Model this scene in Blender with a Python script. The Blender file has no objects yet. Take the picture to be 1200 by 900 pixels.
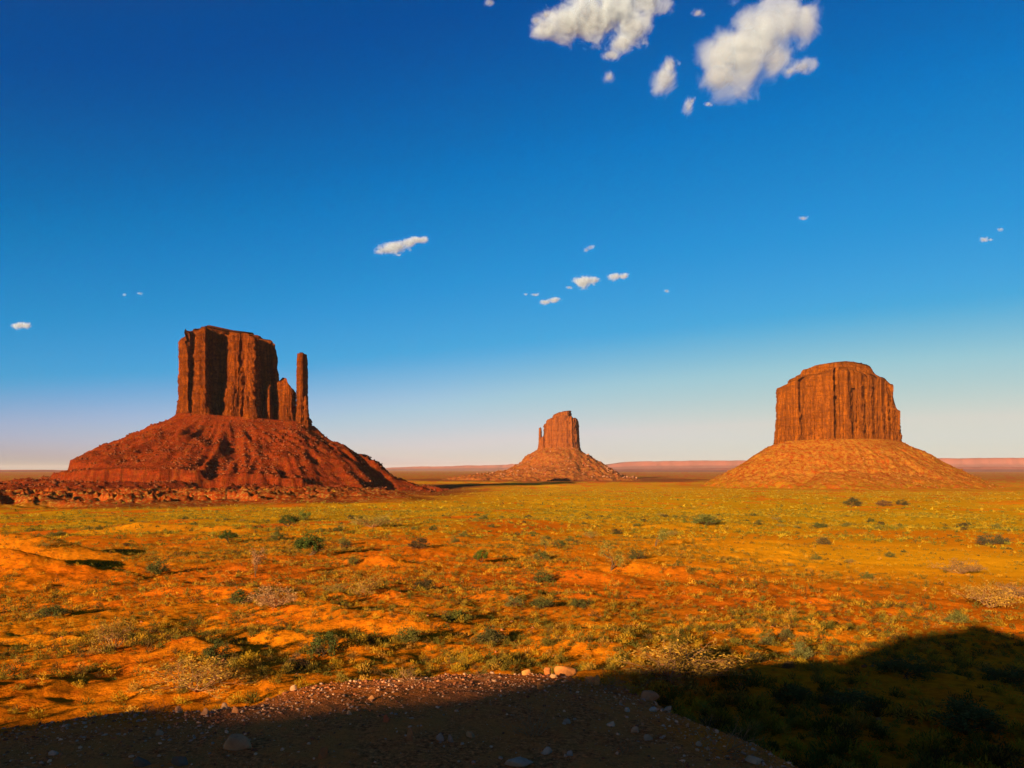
import bpy, bmesh, math, random
import numpy as np
from mathutils import Vector, Matrix, noise as mnoise
from mathutils.geometry import tessellate_polygon

R = math.radians
S = bpy.context.scene
COL = S.collection
rng = np.random.default_rng(7)
random.seed(7)

# ------------------------------------------------------------------ camera, light, exposure
CZ = 50.0                       # height of the eye above the valley floor
F = 889.0                       # focal length in units of a 1200 px wide picture
HX, HY = 600.0, 550.0           # principal column, horizon row
cam_d = bpy.data.cameras.new('camera')
cam_d.lens = 36.0 * F / 1200.0
cam_d.sensor_width = 36.0
cam_d.shift_y = (HY - 450.0) / 1200.0
cam_d.clip_start = 0.1
cam_d.clip_end = 200000.0
cam = bpy.data.objects.new('camera', cam_d)
cam.location = (0, 0, CZ)
cam.rotation_euler = (R(90), 0, 0)
COL.objects.link(cam)
S.camera = cam

SUN_EL = 12.0
SUN_AZ = 30.0                   # light travels towards +Y, turned this much towards +X
w = bpy.data.worlds.new('World')
S.world = w
w.use_nodes = True
wn, wl = w.node_tree.nodes, w.node_tree.links
wn.clear()
sky = wn.new('ShaderNodeTexSky')
sky.sky_type = 'NISHITA'
sky.sun_disc = False
sky.sun_elevation = R(SUN_EL)
sky.sun_rotation = R(180 + SUN_AZ)
sky.altitude = 1600
sky.air_density = 1.0
sky.dust_density = 1.6
sky.ozone_density = 3.0
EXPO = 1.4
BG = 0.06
# tone response of the sky, channel by channel (deeper blue, paler horizon; unseen zenith and sun side reddened to warm the shade)
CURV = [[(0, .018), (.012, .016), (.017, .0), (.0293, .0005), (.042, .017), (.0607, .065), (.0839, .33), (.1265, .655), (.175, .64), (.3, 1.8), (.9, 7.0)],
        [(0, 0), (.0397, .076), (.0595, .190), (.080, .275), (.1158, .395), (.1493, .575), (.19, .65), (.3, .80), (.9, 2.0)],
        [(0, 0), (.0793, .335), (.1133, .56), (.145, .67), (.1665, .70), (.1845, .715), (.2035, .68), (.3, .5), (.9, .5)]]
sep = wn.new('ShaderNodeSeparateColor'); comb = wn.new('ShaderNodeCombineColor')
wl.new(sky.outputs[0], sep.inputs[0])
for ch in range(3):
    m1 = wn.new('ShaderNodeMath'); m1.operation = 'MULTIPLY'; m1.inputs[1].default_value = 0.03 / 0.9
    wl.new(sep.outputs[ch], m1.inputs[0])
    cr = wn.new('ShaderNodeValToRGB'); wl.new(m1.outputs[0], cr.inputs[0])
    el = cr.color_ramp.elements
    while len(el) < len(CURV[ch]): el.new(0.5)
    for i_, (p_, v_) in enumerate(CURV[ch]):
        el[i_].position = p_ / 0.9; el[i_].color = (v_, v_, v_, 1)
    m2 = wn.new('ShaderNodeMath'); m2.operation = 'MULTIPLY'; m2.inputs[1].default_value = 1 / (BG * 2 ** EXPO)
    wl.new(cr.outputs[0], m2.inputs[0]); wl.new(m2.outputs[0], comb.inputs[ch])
# warm, blue-poor air low over the horizon
m3 = wn.new('ShaderNodeMath'); m3.operation = 'MULTIPLY'; m3.inputs[1].default_value = 0.03 / 0.9
wl.new(sep.outputs[0], m3.inputs[0])
c3_ = wn.new('ShaderNodeValToRGB'); wl.new(m3.outputs[0], c3_.inputs[0])
el = c3_.color_ramp.elements
while len(el) < 4: el.new(0.5)
for i_, (p_, v_) in enumerate([(0, 1.0), (.085, 1.0), (.1265, .88), (.165, .78)]):
    el[i_].position = p_ / 0.9; el[i_].color = (v_, v_, v_, 1)
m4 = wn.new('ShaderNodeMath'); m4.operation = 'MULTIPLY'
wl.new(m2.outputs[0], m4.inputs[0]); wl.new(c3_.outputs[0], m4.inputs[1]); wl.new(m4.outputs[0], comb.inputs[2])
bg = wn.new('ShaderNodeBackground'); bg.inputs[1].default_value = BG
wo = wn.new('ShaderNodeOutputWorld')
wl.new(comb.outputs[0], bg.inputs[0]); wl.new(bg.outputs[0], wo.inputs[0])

sd = bpy.data.lights.new('sun', 'SUN')
sd.energy = 5.0
sd.angle = R(0.5)
sd.color = (1.0, 0.76, 0.42)
sun = bpy.data.objects.new('sun', sd)
COL.objects.link(sun)
ldir = Vector((math.sin(R(SUN_AZ)) * math.cos(R(SUN_EL)), math.cos(R(SUN_AZ)) * math.cos(R(SUN_EL)), -math.sin(R(SUN_EL))))
sun.rotation_euler = ldir.to_track_quat('-Z', 'Y').to_euler()
sun.location = (-200, -300, 300)

S.view_settings.view_transform = 'Standard'
S.view_settings.look = 'None'
S.view_settings.exposure = EXPO
S.view_settings.gamma = 1.0
S.cycles.use_denoising = True
S.cycles.volume_bounces = 3
S.cycles.max_bounces = 6
S.cycles.diffuse_bounces = 2
S.cycles.transparent_max_bounces = 12

# ------------------------------------------------------------------ numpy noise
_P = rng.permutation(4096).astype(np.int64)
_V = rng.random(4096) * 2 - 1


def _h(i, j, k=0):
    return _V[_P[(_P[(_P[i & 4095] + j) & 4095] + k) & 4095]]


def _s(t):
    return t * t * t * (t * (t * 6 - 15) + 10)


def n2(x, y, k=0):
    xi = np.floor(x).astype(np.int64); yi = np.floor(y).astype(np.int64)
    u = _s(x - xi); v = _s(y - yi)
    a = _h(xi, yi, k); b = _h(xi + 1, yi, k); c = _h(xi, yi + 1, k); d = _h(xi + 1, yi + 1, k)
    return (a * (1 - u) + b * u) * (1 - v) + (c * (1 - u) + d * u) * v


def n3(x, y, z):
    zi = np.floor(z).astype(np.int64); w_ = _s(z - zi)
    xi = np.floor(x).astype(np.int64); yi = np.floor(y).astype(np.int64)
    u = _s(x - xi); v = _s(y - yi)
    def pl(k):
        a = _h(xi, yi, k); b = _h(xi + 1, yi, k); c = _h(xi, yi + 1, k); d = _h(xi + 1, yi + 1, k)
        return (a * (1 - u) + b * u) * (1 - v) + (c * (1 - u) + d * u) * v
    return pl(zi) * (1 - w_) + pl(zi + 1) * w_


def f2(x, y, o=4, k=0):
    t = 0; a = 1.0; s_ = 0
    for i in range(o):
        t = t + a * n2(x * 2 ** i + 17.3 * i, y * 2 ** i - 9.1 * i, k + i); s_ += a; a *= 0.5
    return t / s_


def f3(x, y, z, o=3):
    t = 0; a = 1.0; s_ = 0
    for i in range(o):
        t = t + a * n3(x * 2 ** i + 17.3 * i, y * 2 ** i - 9.1 * i, z * 2 ** i + 5.7 * i); s_ += a; a *= 0.5
    return t / s_


def sst(a, b, x):
    t = np.clip((x - a) / (b - a), 0, 1)
    return t * t * (3 - 2 * t)


# ------------------------------------------------------------------ terrain height
_R = [0, 10, 20, 27, 40, 60, 100, 180, 350, 800, 1200, 2500, 6000, 90000]
_Z = [-5.8, -6.2, -6.9, -7.25, -8.6, -9.9, -11.9, -15.0, -20.5, -30, -38, -46, -50, -50]
_LB = [-180, -90, -60, -42, -34, -29, -22, -14, -5, 4, 8, 12, 17, 24, 34, 45, 70, 180]
_LR = [20, 12, 9.0, 8.9, 8.6, 8.5, 8.3, 8.8, 9.0, 9.0, 8.8, 7.9, 7.1, 6.0, 5.2, 5.5, 9, 20]
PLAT = -2.3


def lip(b):
    return np.interp(b, _LB, _LR)


def height(x, y):
    """Ground height above the valley floor datum."""
    x = np.asarray(x, float); y = np.asarray(y, float)
    r = np.hypot(x, y)
    b = np.degrees(np.arctan2(x, y))
    hb = np.interp(np.log(r + 4), np.log(np.array(_R) + 4.0), _Z)
    back = sst(60, 130, np.abs(b))
    hb = hb * (1 - back) + PLAT * back
    # dunes and hollows of the slope
    near = sst(16, 30, r)
    xr = x * 0.82 - y * 0.57; yr = x * 0.57 + y * 0.82
    xr = xr + 4 * n2(x / 9, y / 9, 7); yr = yr + 4 * n2(x / 9, y / 9, 8)
    d = 0.42 * f2(xr / 12, yr / 15, 4, 3) + 0.22 * f2(xr / 3.4, yr / 3.8, 4, 9)
    d = d + (0.16 * np.abs(f2(x / 1.5, y / 1.5, 3, 14)) + 0.28 * np.clip(np.abs(f2(x / 5.5, y / 6.5, 3, 15)) * 2 - .35, 0, 1)) * (1 - sst(120, 240, r))
    d = d * (1 - 0.45 * sst(5, 25, x - 0.25 * y) * (1 - sst(400, 500, r)))
    d2 = 1.5 * f2(xr / 45, yr / 60, 3, 21) * sst(60, 160, r)
    d3 = 3.5 * f2(xr / 140, yr / 140, 4, 31) * sst(300, 700, r) * (1 - sst(2500, 5000, r))
    hb = hb + near * (d + d2 * 0.9) + d3
    # red badland hummocks before the left butte
    lx = sst(60, -160, x + 0.12 * y)
    bad = sst(590, 720, r) * (1 - sst(1250, 1500, r)) * lx
    rid = 1 - np.abs(f2(x / 62, y / 34, 4, 41)) * 2.4
    bz = (13 * np.clip(rid, 0, 1) ** 1.7 + 5.5 * np.abs(f2(x / 20, y / 13, 4, 44)) + .5 * f2(x / 4, y / 4, 2, 45))
    q_ = bz / 3.2; hb = hb + bad * 0.8 * (0.3 * bz + 0.7 * 3.2 * (np.floor(q_) + sst(.6, .95, q_ - np.floor(q_))))
    # mounds raised to throw dark shade at the left edge
    for cx, cy, sx, sy, a in ((-74, 113, 16, 5, 3.8), (-62, 90, 13, 4, 3.0), (-100, 205, 22, 5, 2.2), (-70, 190, 9, 3, 1.4)):
        u = ((x - cx) * 0.94 + (y - cy) * -0.34) / sx; v = ((x - cx) * 0.34 + (y - cy) * 0.94) / sy
        hb = hb + a * np.exp(-u * u - np.where(v < 0, v * v * 0.35, v * v * 3.0))
    # a low bank before the far butte
    u = (x - 85) / 210; v = (y - 1900) / 20
    hb = hb + 3.5 * np.exp(-u ** 4 - np.where(v < 0, v * v * .1, v * v))
    # banks on the near slope that throw the dark gully shadows
    for cx, cy, sx, sy, a in ((-14.2, 34, 2.6, 1.5, 0.45), (-9.6, 36, 3.4, 1.6, 0.6), (-6.0, 43, 5, 2.0, 0.8), (-12, 48, 5, 2.0, .7),
                              (7, 74, 6, 2.4, 1.0), (14, 82, 7, 2.2, 0.9), (-16, 92, 6, 2, 1.0), (-22, 60, 6, 2, .6), (2.5, 33, 3, 1.3, .45)):
        u = ((x - cx) * 0.88 + (y - cy) * -0.48) / sx; v = ((x - cx) * 0.48 + (y - cy) * 0.88) / sy
        hb = hb + a * np.exp(-v * v * np.where(v < 0, 0.6, 2.2) - u * u)
    # plateau under the viewer with its broken lip
    L = lip(b) + 0.25 * f2(x / 1.3, y / 1.3, 3, 51)
    pl = PLAT + 0.05 * f2(x / 1.1, y / 1.1, 4, 61) + 0.012 * f2(x / .12, y / .12, 2, 62)
    pl = pl - 0.55 * np.clip(r - L, 0, None) - 0.12 * np.clip(r - (L - 1.2), 0, 1.2)
    k = 0.35
    m = np.maximum(hb, pl)
    m = m + k * 0.25 * np.clip(1 - np.abs(hb - pl) / k, 0, 1) ** 2
    return m + CZ


def ray_y(px, py):
    return (px - HX) / F, (HY - py) / F     # X and Z per unit of Y


_YY = np.exp(np.linspace(math.log(3.5), math.log(9000), 6000))


def hit(px, py):
    kx, kz = ray_y(px, py)
    z = kz * _YY + CZ
    h = height(kx * _YY, _YY)
    i = np.argmax(z < h)
    Y = _YY[i]
    return kx * Y, Y, float(h[i])


# ------------------------------------------------------------------ mesh and object helpers
def mesh_obj(name, verts, faces, mat, parent=None, smooth=False, col=None, attrs=None, loc=None):
    """faces: one int array (n,3) or (n,4), or a list of such arrays."""
    me = bpy.data.meshes.new(name)
    verts = np.asarray(verts, np.float32)
    if isinstance(faces, np.ndarray):
        faces = [faces]
    faces = [f for f in faces if len(f)]
    me.vertices.add(len(verts)); me.vertices.foreach_set('co', verts.ravel())
    nl = sum(f.size for f in faces); nf = sum(len(f) for f in faces)
    me.loops.add(nl); me.polygons.add(nf)
    me.loops.foreach_set('vertex_index', np.concatenate([f.ravel() for f in faces]).astype(np.int32))
    tot = np.concatenate([np.full(len(f), f.shape[1]) for f in faces]).astype(np.int32)
    st = np.concatenate([[0], np.cumsum(tot)[:-1]]).astype(np.int32)
    me.polygons.foreach_set('loop_start', st)
    if smooth:
        me.polygons.foreach_set('use_smooth', np.ones(nf, bool))
    me.update(calc_edges=True)
    for k, v in (attrs or {}).items():
        a = me.attributes.new(k, 'FLOAT', 'POINT'); a.data.foreach_set('value', np.asarray(v, np.float32))
    if col is not None:
        a = me.attributes.new('tone', 'FLOAT_COLOR', 'POINT')
        c = np.ones((len(verts), 4), np.float32); c[:, :3] = col
        a.data.foreach_set('color', c.ravel())
    me.materials.append(mat)
    o = bpy.data.objects.new(name, me)
    COL.objects.link(o)
    if parent:
        o.parent = parent
    if loc is not None:
        o.location = loc
    return o


def tag(o, label=None, cat=None, group=None, kind=None):
    if label: o['label'] = label
    if cat: o['category'] = cat
    if group: o['group'] = group
    if kind: o['kind'] = kind
    return o


def empty(name, loc, rz=0.0):
    e = bpy.data.objects.new(name, None)
    e.location = loc; e.rotation_euler = (0, 0, rz); e.empty_display_size = 0.1
    COL.objects.link(e)
    return e


def dup(root, loc, rz, sc, label, group=None):
    r = root.copy(); COL.objects.link(r)
    r.location = loc; r.rotation_euler = (0, 0, rz); r.scale = sc
    r['label'] = label
    if group: r['group'] = group
    for ch in root.children:
        c = ch.copy(); COL.objects.link(c); c.parent = r
    return r


# ------------------------------------------------------------------ materials
def newmat(name):
    m = bpy.data.materials.new(name); m.use_nodes = True
    nt = m.node_tree; nt.nodes.clear()
    return m, nt, nt.nodes, nt.links


class NB:
    """small node-building helper"""
    def __init__(s, nt): s.n, s.l = nt.nodes, nt.links
    def node(s, t, **kw):
        x = s.n.new(t)
        for k, v in kw.items(): setattr(x, k, v)
        return x
    def put(s, sock, v):
        if isinstance(v, bpy.types.NodeSocket): s.l.new(v, sock)
        else: sock.default_value = v
    def noise(s, vec, scale, detail=4, rough=0.55, dist=0.0):
        x = s.n.new('ShaderNodeTexNoise'); s.put(x.inputs['Vector'], vec)
        x.inputs['Scale'].default_value = scale; x.inputs['Detail'].default_value = detail
        x.inputs['Roughness'].default_value = rough; x.inputs['Distortion'].default_value = dist
        return x.outputs[0]
    def ramp(s, v, stops):
        x = s.n.new('ShaderNodeValToRGB'); s.put(x.inputs[0], v)
        e = x.color_ramp.elements
        while len(e) < len(stops): e.new(0.5)
        for i, (p, c) in enumerate(stops):
            e[i].position = p; e[i].color = (c, c, c, 1) if isinstance(c, (int, float)) else (*c, 1)
        return x.outputs[0]
    def mix(s, f, a, b):
        x = s.n.new('ShaderNodeMix'); x.data_type = 'RGBA'
        s.put(x.inputs[0], f); s.put(x.inputs[6], a if isinstance(a, bpy.types.NodeSocket) else (*a, 1))
        s.put(x.inputs[7], b if isinstance(b, bpy.types.NodeSocket) else (*b, 1))
        return x.outputs[2]
    def math(s, op, a, b=0.0):
        x = s.n.new('ShaderNodeMath'); x.operation = op; s.put(x.inputs[0], a); s.put(x.inputs[1], b)
        return x.outputs[0]
    def attr(s, name, col=False):
        x = s.n.new('ShaderNodeAttribute'); x.attribute_name = name
        return x.outputs['Color' if col else 'Fac']
    def pos(s):
        return s.n.new('ShaderNodeNewGeometry').outputs['Position']
    def obj(s):
        return s.n.new('ShaderNodeTexCoord').outputs['Object']
    def scale(s, v, sc):
        x = s.n.new('ShaderNodeMapping'); s.put(x.inputs['Vector'], v); x.inputs['Scale'].default_value = sc
        return x.outputs[0]
    def bump(s, h, strength, dist):
        x = s.n.new('ShaderNodeBump'); s.put(x.inputs['Height'], h)
        x.inputs['Strength'].default_value = strength; x.inputs['Distance'].default_value = dist
        return x.outputs[0]
    def out(s, col, rough=0.95, bump=None, spec=0.0):
        p = s.n.new('ShaderNodeBsdfPrincipled'); s.put(p.inputs['Base Color'], col if isinstance(col, bpy.types.NodeSocket) else (*col, 1))
        p.inputs['Roughness'].default_value = rough; p.inputs['Specular IOR Level'].default_value = 0.0
        if bump is not None: s.l.new(bump, p.inputs['Normal'])
        o = s.n.new('ShaderNodeOutputMaterial'); s.l.new(p.outputs[0], o.inputs[0])
        return p


def ground_material():
    m, nt, _, _ = newmat('desert_soil'); b = NB(nt)
    P = b.pos()
    n_big = b.noise(P, 0.022, 5, 0.6)
    n_mid = b.noise(P, 0.16, 5, 0.6)
    n_fine = b.noise(P, 2.2, 6, 0.65)
    sand = b.mix(b.ramp(n_mid, [(0.35, 0), (0.65, 1)]), (0.68, 0.130, 0.003), (0.84, 0.215, 0.004))
    sand = b.mix(b.ramp(n_big, [(0.4, 0), (0.62, 1)]), sand, (0.62, 0.125, 0.005))
    sand = b.mix(b.ramp(n_fine, [(0.34, 0.7), (0.56, 0)]), sand, (0.36, 0.065, 0.004))
    sand = b.mix(b.attr('bare'), sand, (0.88, 0.34, 0.006))
    # low yellow-green growth
    grain = b.noise(b.scale(P, (1, 1, 1)), 0.55, 6, 0.75)
    vegc = b.mix(b.ramp(b.noise(P, 0.9, 4, .7), [(0.35, 0), (0.65, 1)]), (0.34, 0.20, 0.005), (0.66, 0.40, 0.006))
    vf = b.math('MULTIPLY', b.ramp(b.math('ADD', grain, b.math('MULTIPLY', b.math('SUBTRACT', b.attr('veg'), 0.5), 0.9)), [(0.46, 0), (0.60, 1)]), b.math('MULTIPLY', b.attr('vegfar'), 0.62))
    c = b.mix(vf, sand, vegc)
    # red earth round the buttes
    redc = b.mix(b.ramp(n_mid, [(0.3, 0), (0.7, 1)]), (0.15, 0.018, 0.003), (0.27, 0.042, 0.004))
    redc = b.mix(b.ramp(b.noise(P, 0.35, 5, .7), [(0.5, 0), (0.64, .8)]), redc, (0.30, 0.20, 0.04))
    c = b.mix(b.attr('red'), c, redc)
    # stony earth of the overlook
    g = b.noise(P, 26, 5, 0.7)
    gc = b.mix(b.ramp(g, [(0.35, 0), (0.68, 1)]), (0.20, 0.045, 0.010), (0.74, 0.22, 0.055))
    gc = b.mix(b.ramp(b.noise(P, 3.2, 4, .6), [(0.4, 0), (0.6, 1)]), gc, (0.52, 0.15, 0.030))
    c = b.mix(b.attr('gravel'), c, gc)
    hgt = b.math('ADD', b.math('MULTIPLY', b.noise(P, 9, 6, .7), 0.4), n_fine)
    b.out(c, 0.97, b.bump(hgt, 1.0, 0.16), 0.05)
    return m


def rock_material(name, c0, c1, c2, veg=0.0, hscale=1.0, streak=0.5, bmp=1.0):
    """sandstone: vertical stain streaks, faint bedding, pits"""
    m, nt, _, _ = newmat(name); b = NB(nt)
    P = b.pos()
    v = b.noise(b.scale(P, (0.16 * hscale, 0.16 * hscale, 0.018 * hscale)), 1.0, 6, 0.65)
    bed = b.noise(b.scale(P, (0.02 * hscale, 0.02 * hscale, 0.13 * hscale)), 1.0, 4, 0.6, 0.6)
    n = b.noise(P, 0.25 * hscale, 6, 0.7)
    c = b.mix(b.ramp(n, [(0.35, 0), (0.65, 1)]), c0, c1)
    c = b.mix(b.ramp(v, [(0.45, streak), (0.60, 0)]), c, c2)
    c = b.mix(b.ramp(bed, [(0.40, 0.35), (0.52, 0)]), c, c2)
    if veg > 0:
        c = b.mix(b.ramp(b.noise(P, 0.12, 6, .75), [(0.52 - 0.2 * veg, 0), (0.66 - .2 * veg, veg)]), c, (0.34, 0.20, 0.022))
    soil = b.mix(b.ramp(b.noise(P, 0.09, 5, .7), [(0.44, 0), (0.56, 1)]), (0.32, 0.062, 0.003), (0.27, 0.130, 0.004))
    c = b.mix(b.attr('foot'), c, soil)
    h = b.math('ADD', b.noise(P, 0.55 * hscale, 8, 0.75), b.math('MULTIPLY', v, 1.2))
    b.out(c, 0.95, b.bump(h, 0.8 * bmp, 2.5 / hscale), 0.08)
    return m


def tone_material(name, rough=0.9, trans=0.0, bumpy=0.0):
    m, nt, n, l = newmat(name); b = NB(nt)
    col = b.attr('tone', True)
    if bumpy:
        P = b.pos()
        col = b.mix(b.ramp(b.noise(P, bumpy, 5, .7), [(0.35, .45), (0.65, 0)]), col, (0.10, 0.05, 0.03))
        b.out(col, rough, b.bump(b.noise(P, bumpy * 1.5, 6, .7), .6, 0.25 / bumpy), 0.1)
        return m
    if trans:
        d = n.new('ShaderNodeBsdfDiffuse'); t = n.new('ShaderNodeBsdfTranslucent'); x = n.new('ShaderNodeMixShader')
        o = n.new('ShaderNodeOutputMaterial'); x.inputs[0].default_value = trans
        l.new(col, d.inputs[0]); l.new(col, t.inputs[0]); l.new(d.outputs[0], x.inputs[1]); l.new(t.outputs[0], x.inputs[2]); l.new(x.outputs[0], o.inputs[0])
        return m
    b.out(col, rough)
    return m


def plain_material(name, c, c2, sc=4.0, rough=0.95):
    m, nt, _, _ = newmat(name); b = NB(nt)
    P = b.pos()
    b.out(b.mix(b.ramp(b.noise(P, sc, 4, .6), [(0.35, 0), (0.65, 1)]), c, c2), rough)
    return m


M_ground = ground_material()
M_red = rock_material('red_sandstone', (0.10, 0.017, 0.002), (0.23, 0.050, 0.004), (0.025, 0.005, 0.002))
M_redtalus = rock_material('red_scree', (0.12, 0.012, 0.002), (0.22, 0.029, 0.003), (0.045, 0.007, 0.002), veg=0.10, streak=0.3)
M_orange = rock_material('orange_sandstone', (0.16, 0.038, 0.003), (0.26, 0.068, 0.004), (0.055, 0.014, 0.003), streak=.6)
M_orangetalus = rock_material('orange_scree', (0.23, 0.032, 0.002), (0.31, 0.053, 0.003), (0.15, 0.020, 0.002), veg=0.5, streak=0.25)
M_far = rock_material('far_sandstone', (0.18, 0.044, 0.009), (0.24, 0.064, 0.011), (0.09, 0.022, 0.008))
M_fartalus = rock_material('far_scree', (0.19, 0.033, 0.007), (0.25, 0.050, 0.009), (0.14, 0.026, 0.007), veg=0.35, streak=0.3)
M_boulder = tone_material('talus_boulder_rock', bumpy=0.8)
M_stone = tone_material('stone', bumpy=9.0)
M_scrub = tone_material('scrub_leaves', trans=0.25)
M_leaf = tone_material('shrub_leaves', trans=0.2)
M_wood = plain_material('shrub_wood', (0.06, 0.030, 0.015), (0.13, 0.07, 0.035), 12)
M_drywood = plain_material('dry_twig_wood', (0.36, 0.17, 0.07), (0.24, 0.11, 0.045), 12)
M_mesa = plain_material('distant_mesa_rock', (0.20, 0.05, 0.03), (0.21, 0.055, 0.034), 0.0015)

# ------------------------------------------------------------------ ground sheet
ang = np.concatenate([np.arange(-180, -44, 4.0), np.arange(-44, -37, 0.5), np.arange(-37, 37, 0.075), np.arange(37, 44, 0.5), np.arange(44, 180, 4.0)])
rad = np.concatenate([[0.4, 1, 1.8, 2.6], np.exp(np.arange(math.log(3.2), math.log(60), 0.0075)), np.exp(np.arange(math.log(60), math.log(2600), 0.0075)), np.exp(np.linspace(math.log(2650), math.log(60000), 60))])
A, RR = np.meshgrid(np.radians(ang), rad)
X = RR * np.sin(A); Y = RR * np.cos(A)
Z = height(X, Y)
nA, nR = len(ang), len(rad)
Lp = lip(np.degrees(A))
gravel = (1 - sst(-1.2, 1.6, RR - Lp - 1.6 * f2(X / 1.3, Y / 1.3, 4, 71)))
dl = np.hypot(X + 520, Y - 1400); dm = np.hypot(X - 820, (Y - 1900)); de = np.hypot(X - 230, Y - 3500)
red = np.clip(sst(1000, 850, dl + 140 * f2(X / 90, Y / 90, 3, 81)) * sst(60, -60, X + 60 + 60 * f2(X / 70, Y / 70, 3, 82)) * sst(500, 590, RR + 60 * f2(X / 50, Y / 50, 3, 84)) + sst(520, 380, dm) * 0.25 + sst(900, 500, de + 200 * f2(X / 200, Y / 200, 3, 83)), 0, 1)
red = red * (1 - 0.0 * RR)
red = np.clip(red + 0.55 * sst(2300, 4500, RR), 0, 1)
veg = 0.50 + 0.95 * f2(X / 26, Y / 40, 4, 91) + 0.10 * sst(30, 200, RR)
veg = veg + 0.28 * sst(200, 500, RR) * (1 - sst(1500, 2600, RR))
# the smooth bare sand plain on the right with its greener crest
px = HX + F * X / np.maximum(Y, .5)
bare = np.exp(-((X - 62) / 34) ** 2 - ((Y - 112) / 42) ** 2)
veg = veg - 0.55 * bare
crest = np.exp(-((Y - 260 - 0.2 * X) / 60) ** 2) * sst(20, 90, X)
veg = veg + 0.35 * crest
veg = np.clip(veg, 0, 1)
VEG = lambda x, y: np.clip(0.50 + 0.95 * f2(x / 26, y / 40, 4, 91) + 0.10 * sst(30, 200, np.hypot(x, y)) - 0.55 * np.exp(-((x - 62) / 34) ** 2 - ((y - 112) / 42) ** 2), 0, 1)
V = np.stack([X, Y, Z], -1).reshape(-1, 3)
i = np.arange(nR - 1)[:, None] * nA; j = np.arange(nA)[None, :]; j2 = (j + 1) % nA
Q = np.stack([i + j, i + nA + j, i + nA + j2, i + j2], -1).reshape(-1, 4)
V = np.vstack([V, [[0, 0, float(height(0., 0.))]]])
fan = np.stack([np.full(nA, len(V) - 1), np.arange(nA), (np.arange(nA) + 1) % nA], -1)
ext = lambda a: np.append(a.ravel(), a.ravel()[0])
ground = mesh_obj('ground', V, [Q[:, ::-1], fan[:, ::-1]], M_ground, smooth=True, attrs={'gravel': ext(gravel), 'red': ext(red), 'veg': ext(veg), 'bare': ext(np.clip(0.75 * bare + 0.35 * sst(0, 40, X) * sst(60, 110, RR) * (1 - sst(600, 1000, RR)), 0, 1)), 'vegfar': ext(0.22 + 0.78 * sst(90, 350, RR))})
tag(ground, kind='structure')

# ------------------------------------------------------------------ the rise behind the viewer that shades the overlook
a_ = R(SUN_AZ); te = math.tan(R(SUN_EL))
S0 = -45.0
_U = [-400, -120, -60, -30, -20, -13.5, -12, -10, -8.3, -5.3, -4.3, -3.4, -2.6, -1.8, -0.6, 0.6, 1.2, 1.8, 2.6, 3.4, 8, 20, 60, 140, 400]
_H = [-30, -18, -11, -6.5, -4.4, -3.1, -2.5, -1.85, -1.52, -1.30, -1.08, -0.56, 0.25, 0.85, 1.15, 1.5, 2.0, 2.05, 1.45, 1.25, 1.0, 0.4, -3, -8, -20]
gu = np.concatenate([np.arange(-150, -20, 4.0), np.arange(-20, 20, 0.35), np.arange(20, 150, 4.0)])
gs = np.arange(-95, -18, 1.4)
gs = np.sort(np.append(gs, S0))
U, SS = np.meshgrid(gu, gs)
top = np.interp(U, _U, _H) - te * S0 + 0.10 * f2(U / 1.2, SS * 0, 2, 101)
prof = np.where(SS < S0, np.exp(-((SS - S0) / 28) ** 2), np.exp(-(np.abs(SS - S0) / 14) ** 2))
ZZ = PLAT - 0.6 + (top - PLAT + 0.6) * prof + 0.5 * f2(U / 5, SS / 5, 3, 103) * (1 - np.exp(-((SS - S0) / 5) ** 2)) + CZ
XX = U * math.cos(a_) + SS * math.sin(a_); YY = -U * math.sin(a_) + SS * math.cos(a_)
V = np.stack([XX, YY, ZZ], -1).reshape(-1, 3)
nU, nS = len(gu), len(gs)
i = np.arange(nS - 1)[:, None] * nU; j = np.arange(nU - 1)[None, :]
Q = np.stack([i + j, i + j + 1, i + nU + j + 1, i + nU + j], -1).reshape(-1, 4)
nz = np.zeros(len(V))
hill = mesh_obj('hill', V, Q, M_ground, smooth=True, attrs={'gravel': nz + .3, 'red': nz + .3, 'veg': nz + .4, 'vegfar': nz + .3, 'bare': nz})
tag(hill, kind='structure')


# ------------------------------------------------------------------ buttes
def P3(px, py, Yd):
    return ((px - HX) / F * Yd, Yd, (HY - py) / F * Yd + CZ)


def resample(pts, step):
    pts = np.asarray(pts, float); q = np.vstack([pts, pts[:1]])
    seg = np.hypot(*(q[1:] - q[:-1]).T); cs = np.concatenate([[0], np.cumsum(seg)])
    n = int(cs[-1] / step); t = np.linspace(0, cs[-1], n, endpoint=False)
    return np.stack([np.interp(t, cs, q[:, 0]), np.interp(t, cs, q[:, 1])], -1)


def smooth_ring(p, k):
    for _ in range(k):
        p = 0.5 * p + 0.25 * (np.roll(p, 1, 0) + np.roll(p, -1, 0))
    return p


def outline(poly, Yd, step):
    """poly of (px, depth offset) -> world XY ring, anticlockwise"""
    w_ = np.array([((px_ - HX) / F * (Yd + d), Yd + d) for px_, d in poly])
    r_ = resample(w_, step)
    a2 = np.sum(r_[:, 0] * np.roll(r_[:, 1], -1) - np.roll(r_[:, 0], -1) * r_[:, 1])
    return r_ if a2 > 0 else r_[::-1]


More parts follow.
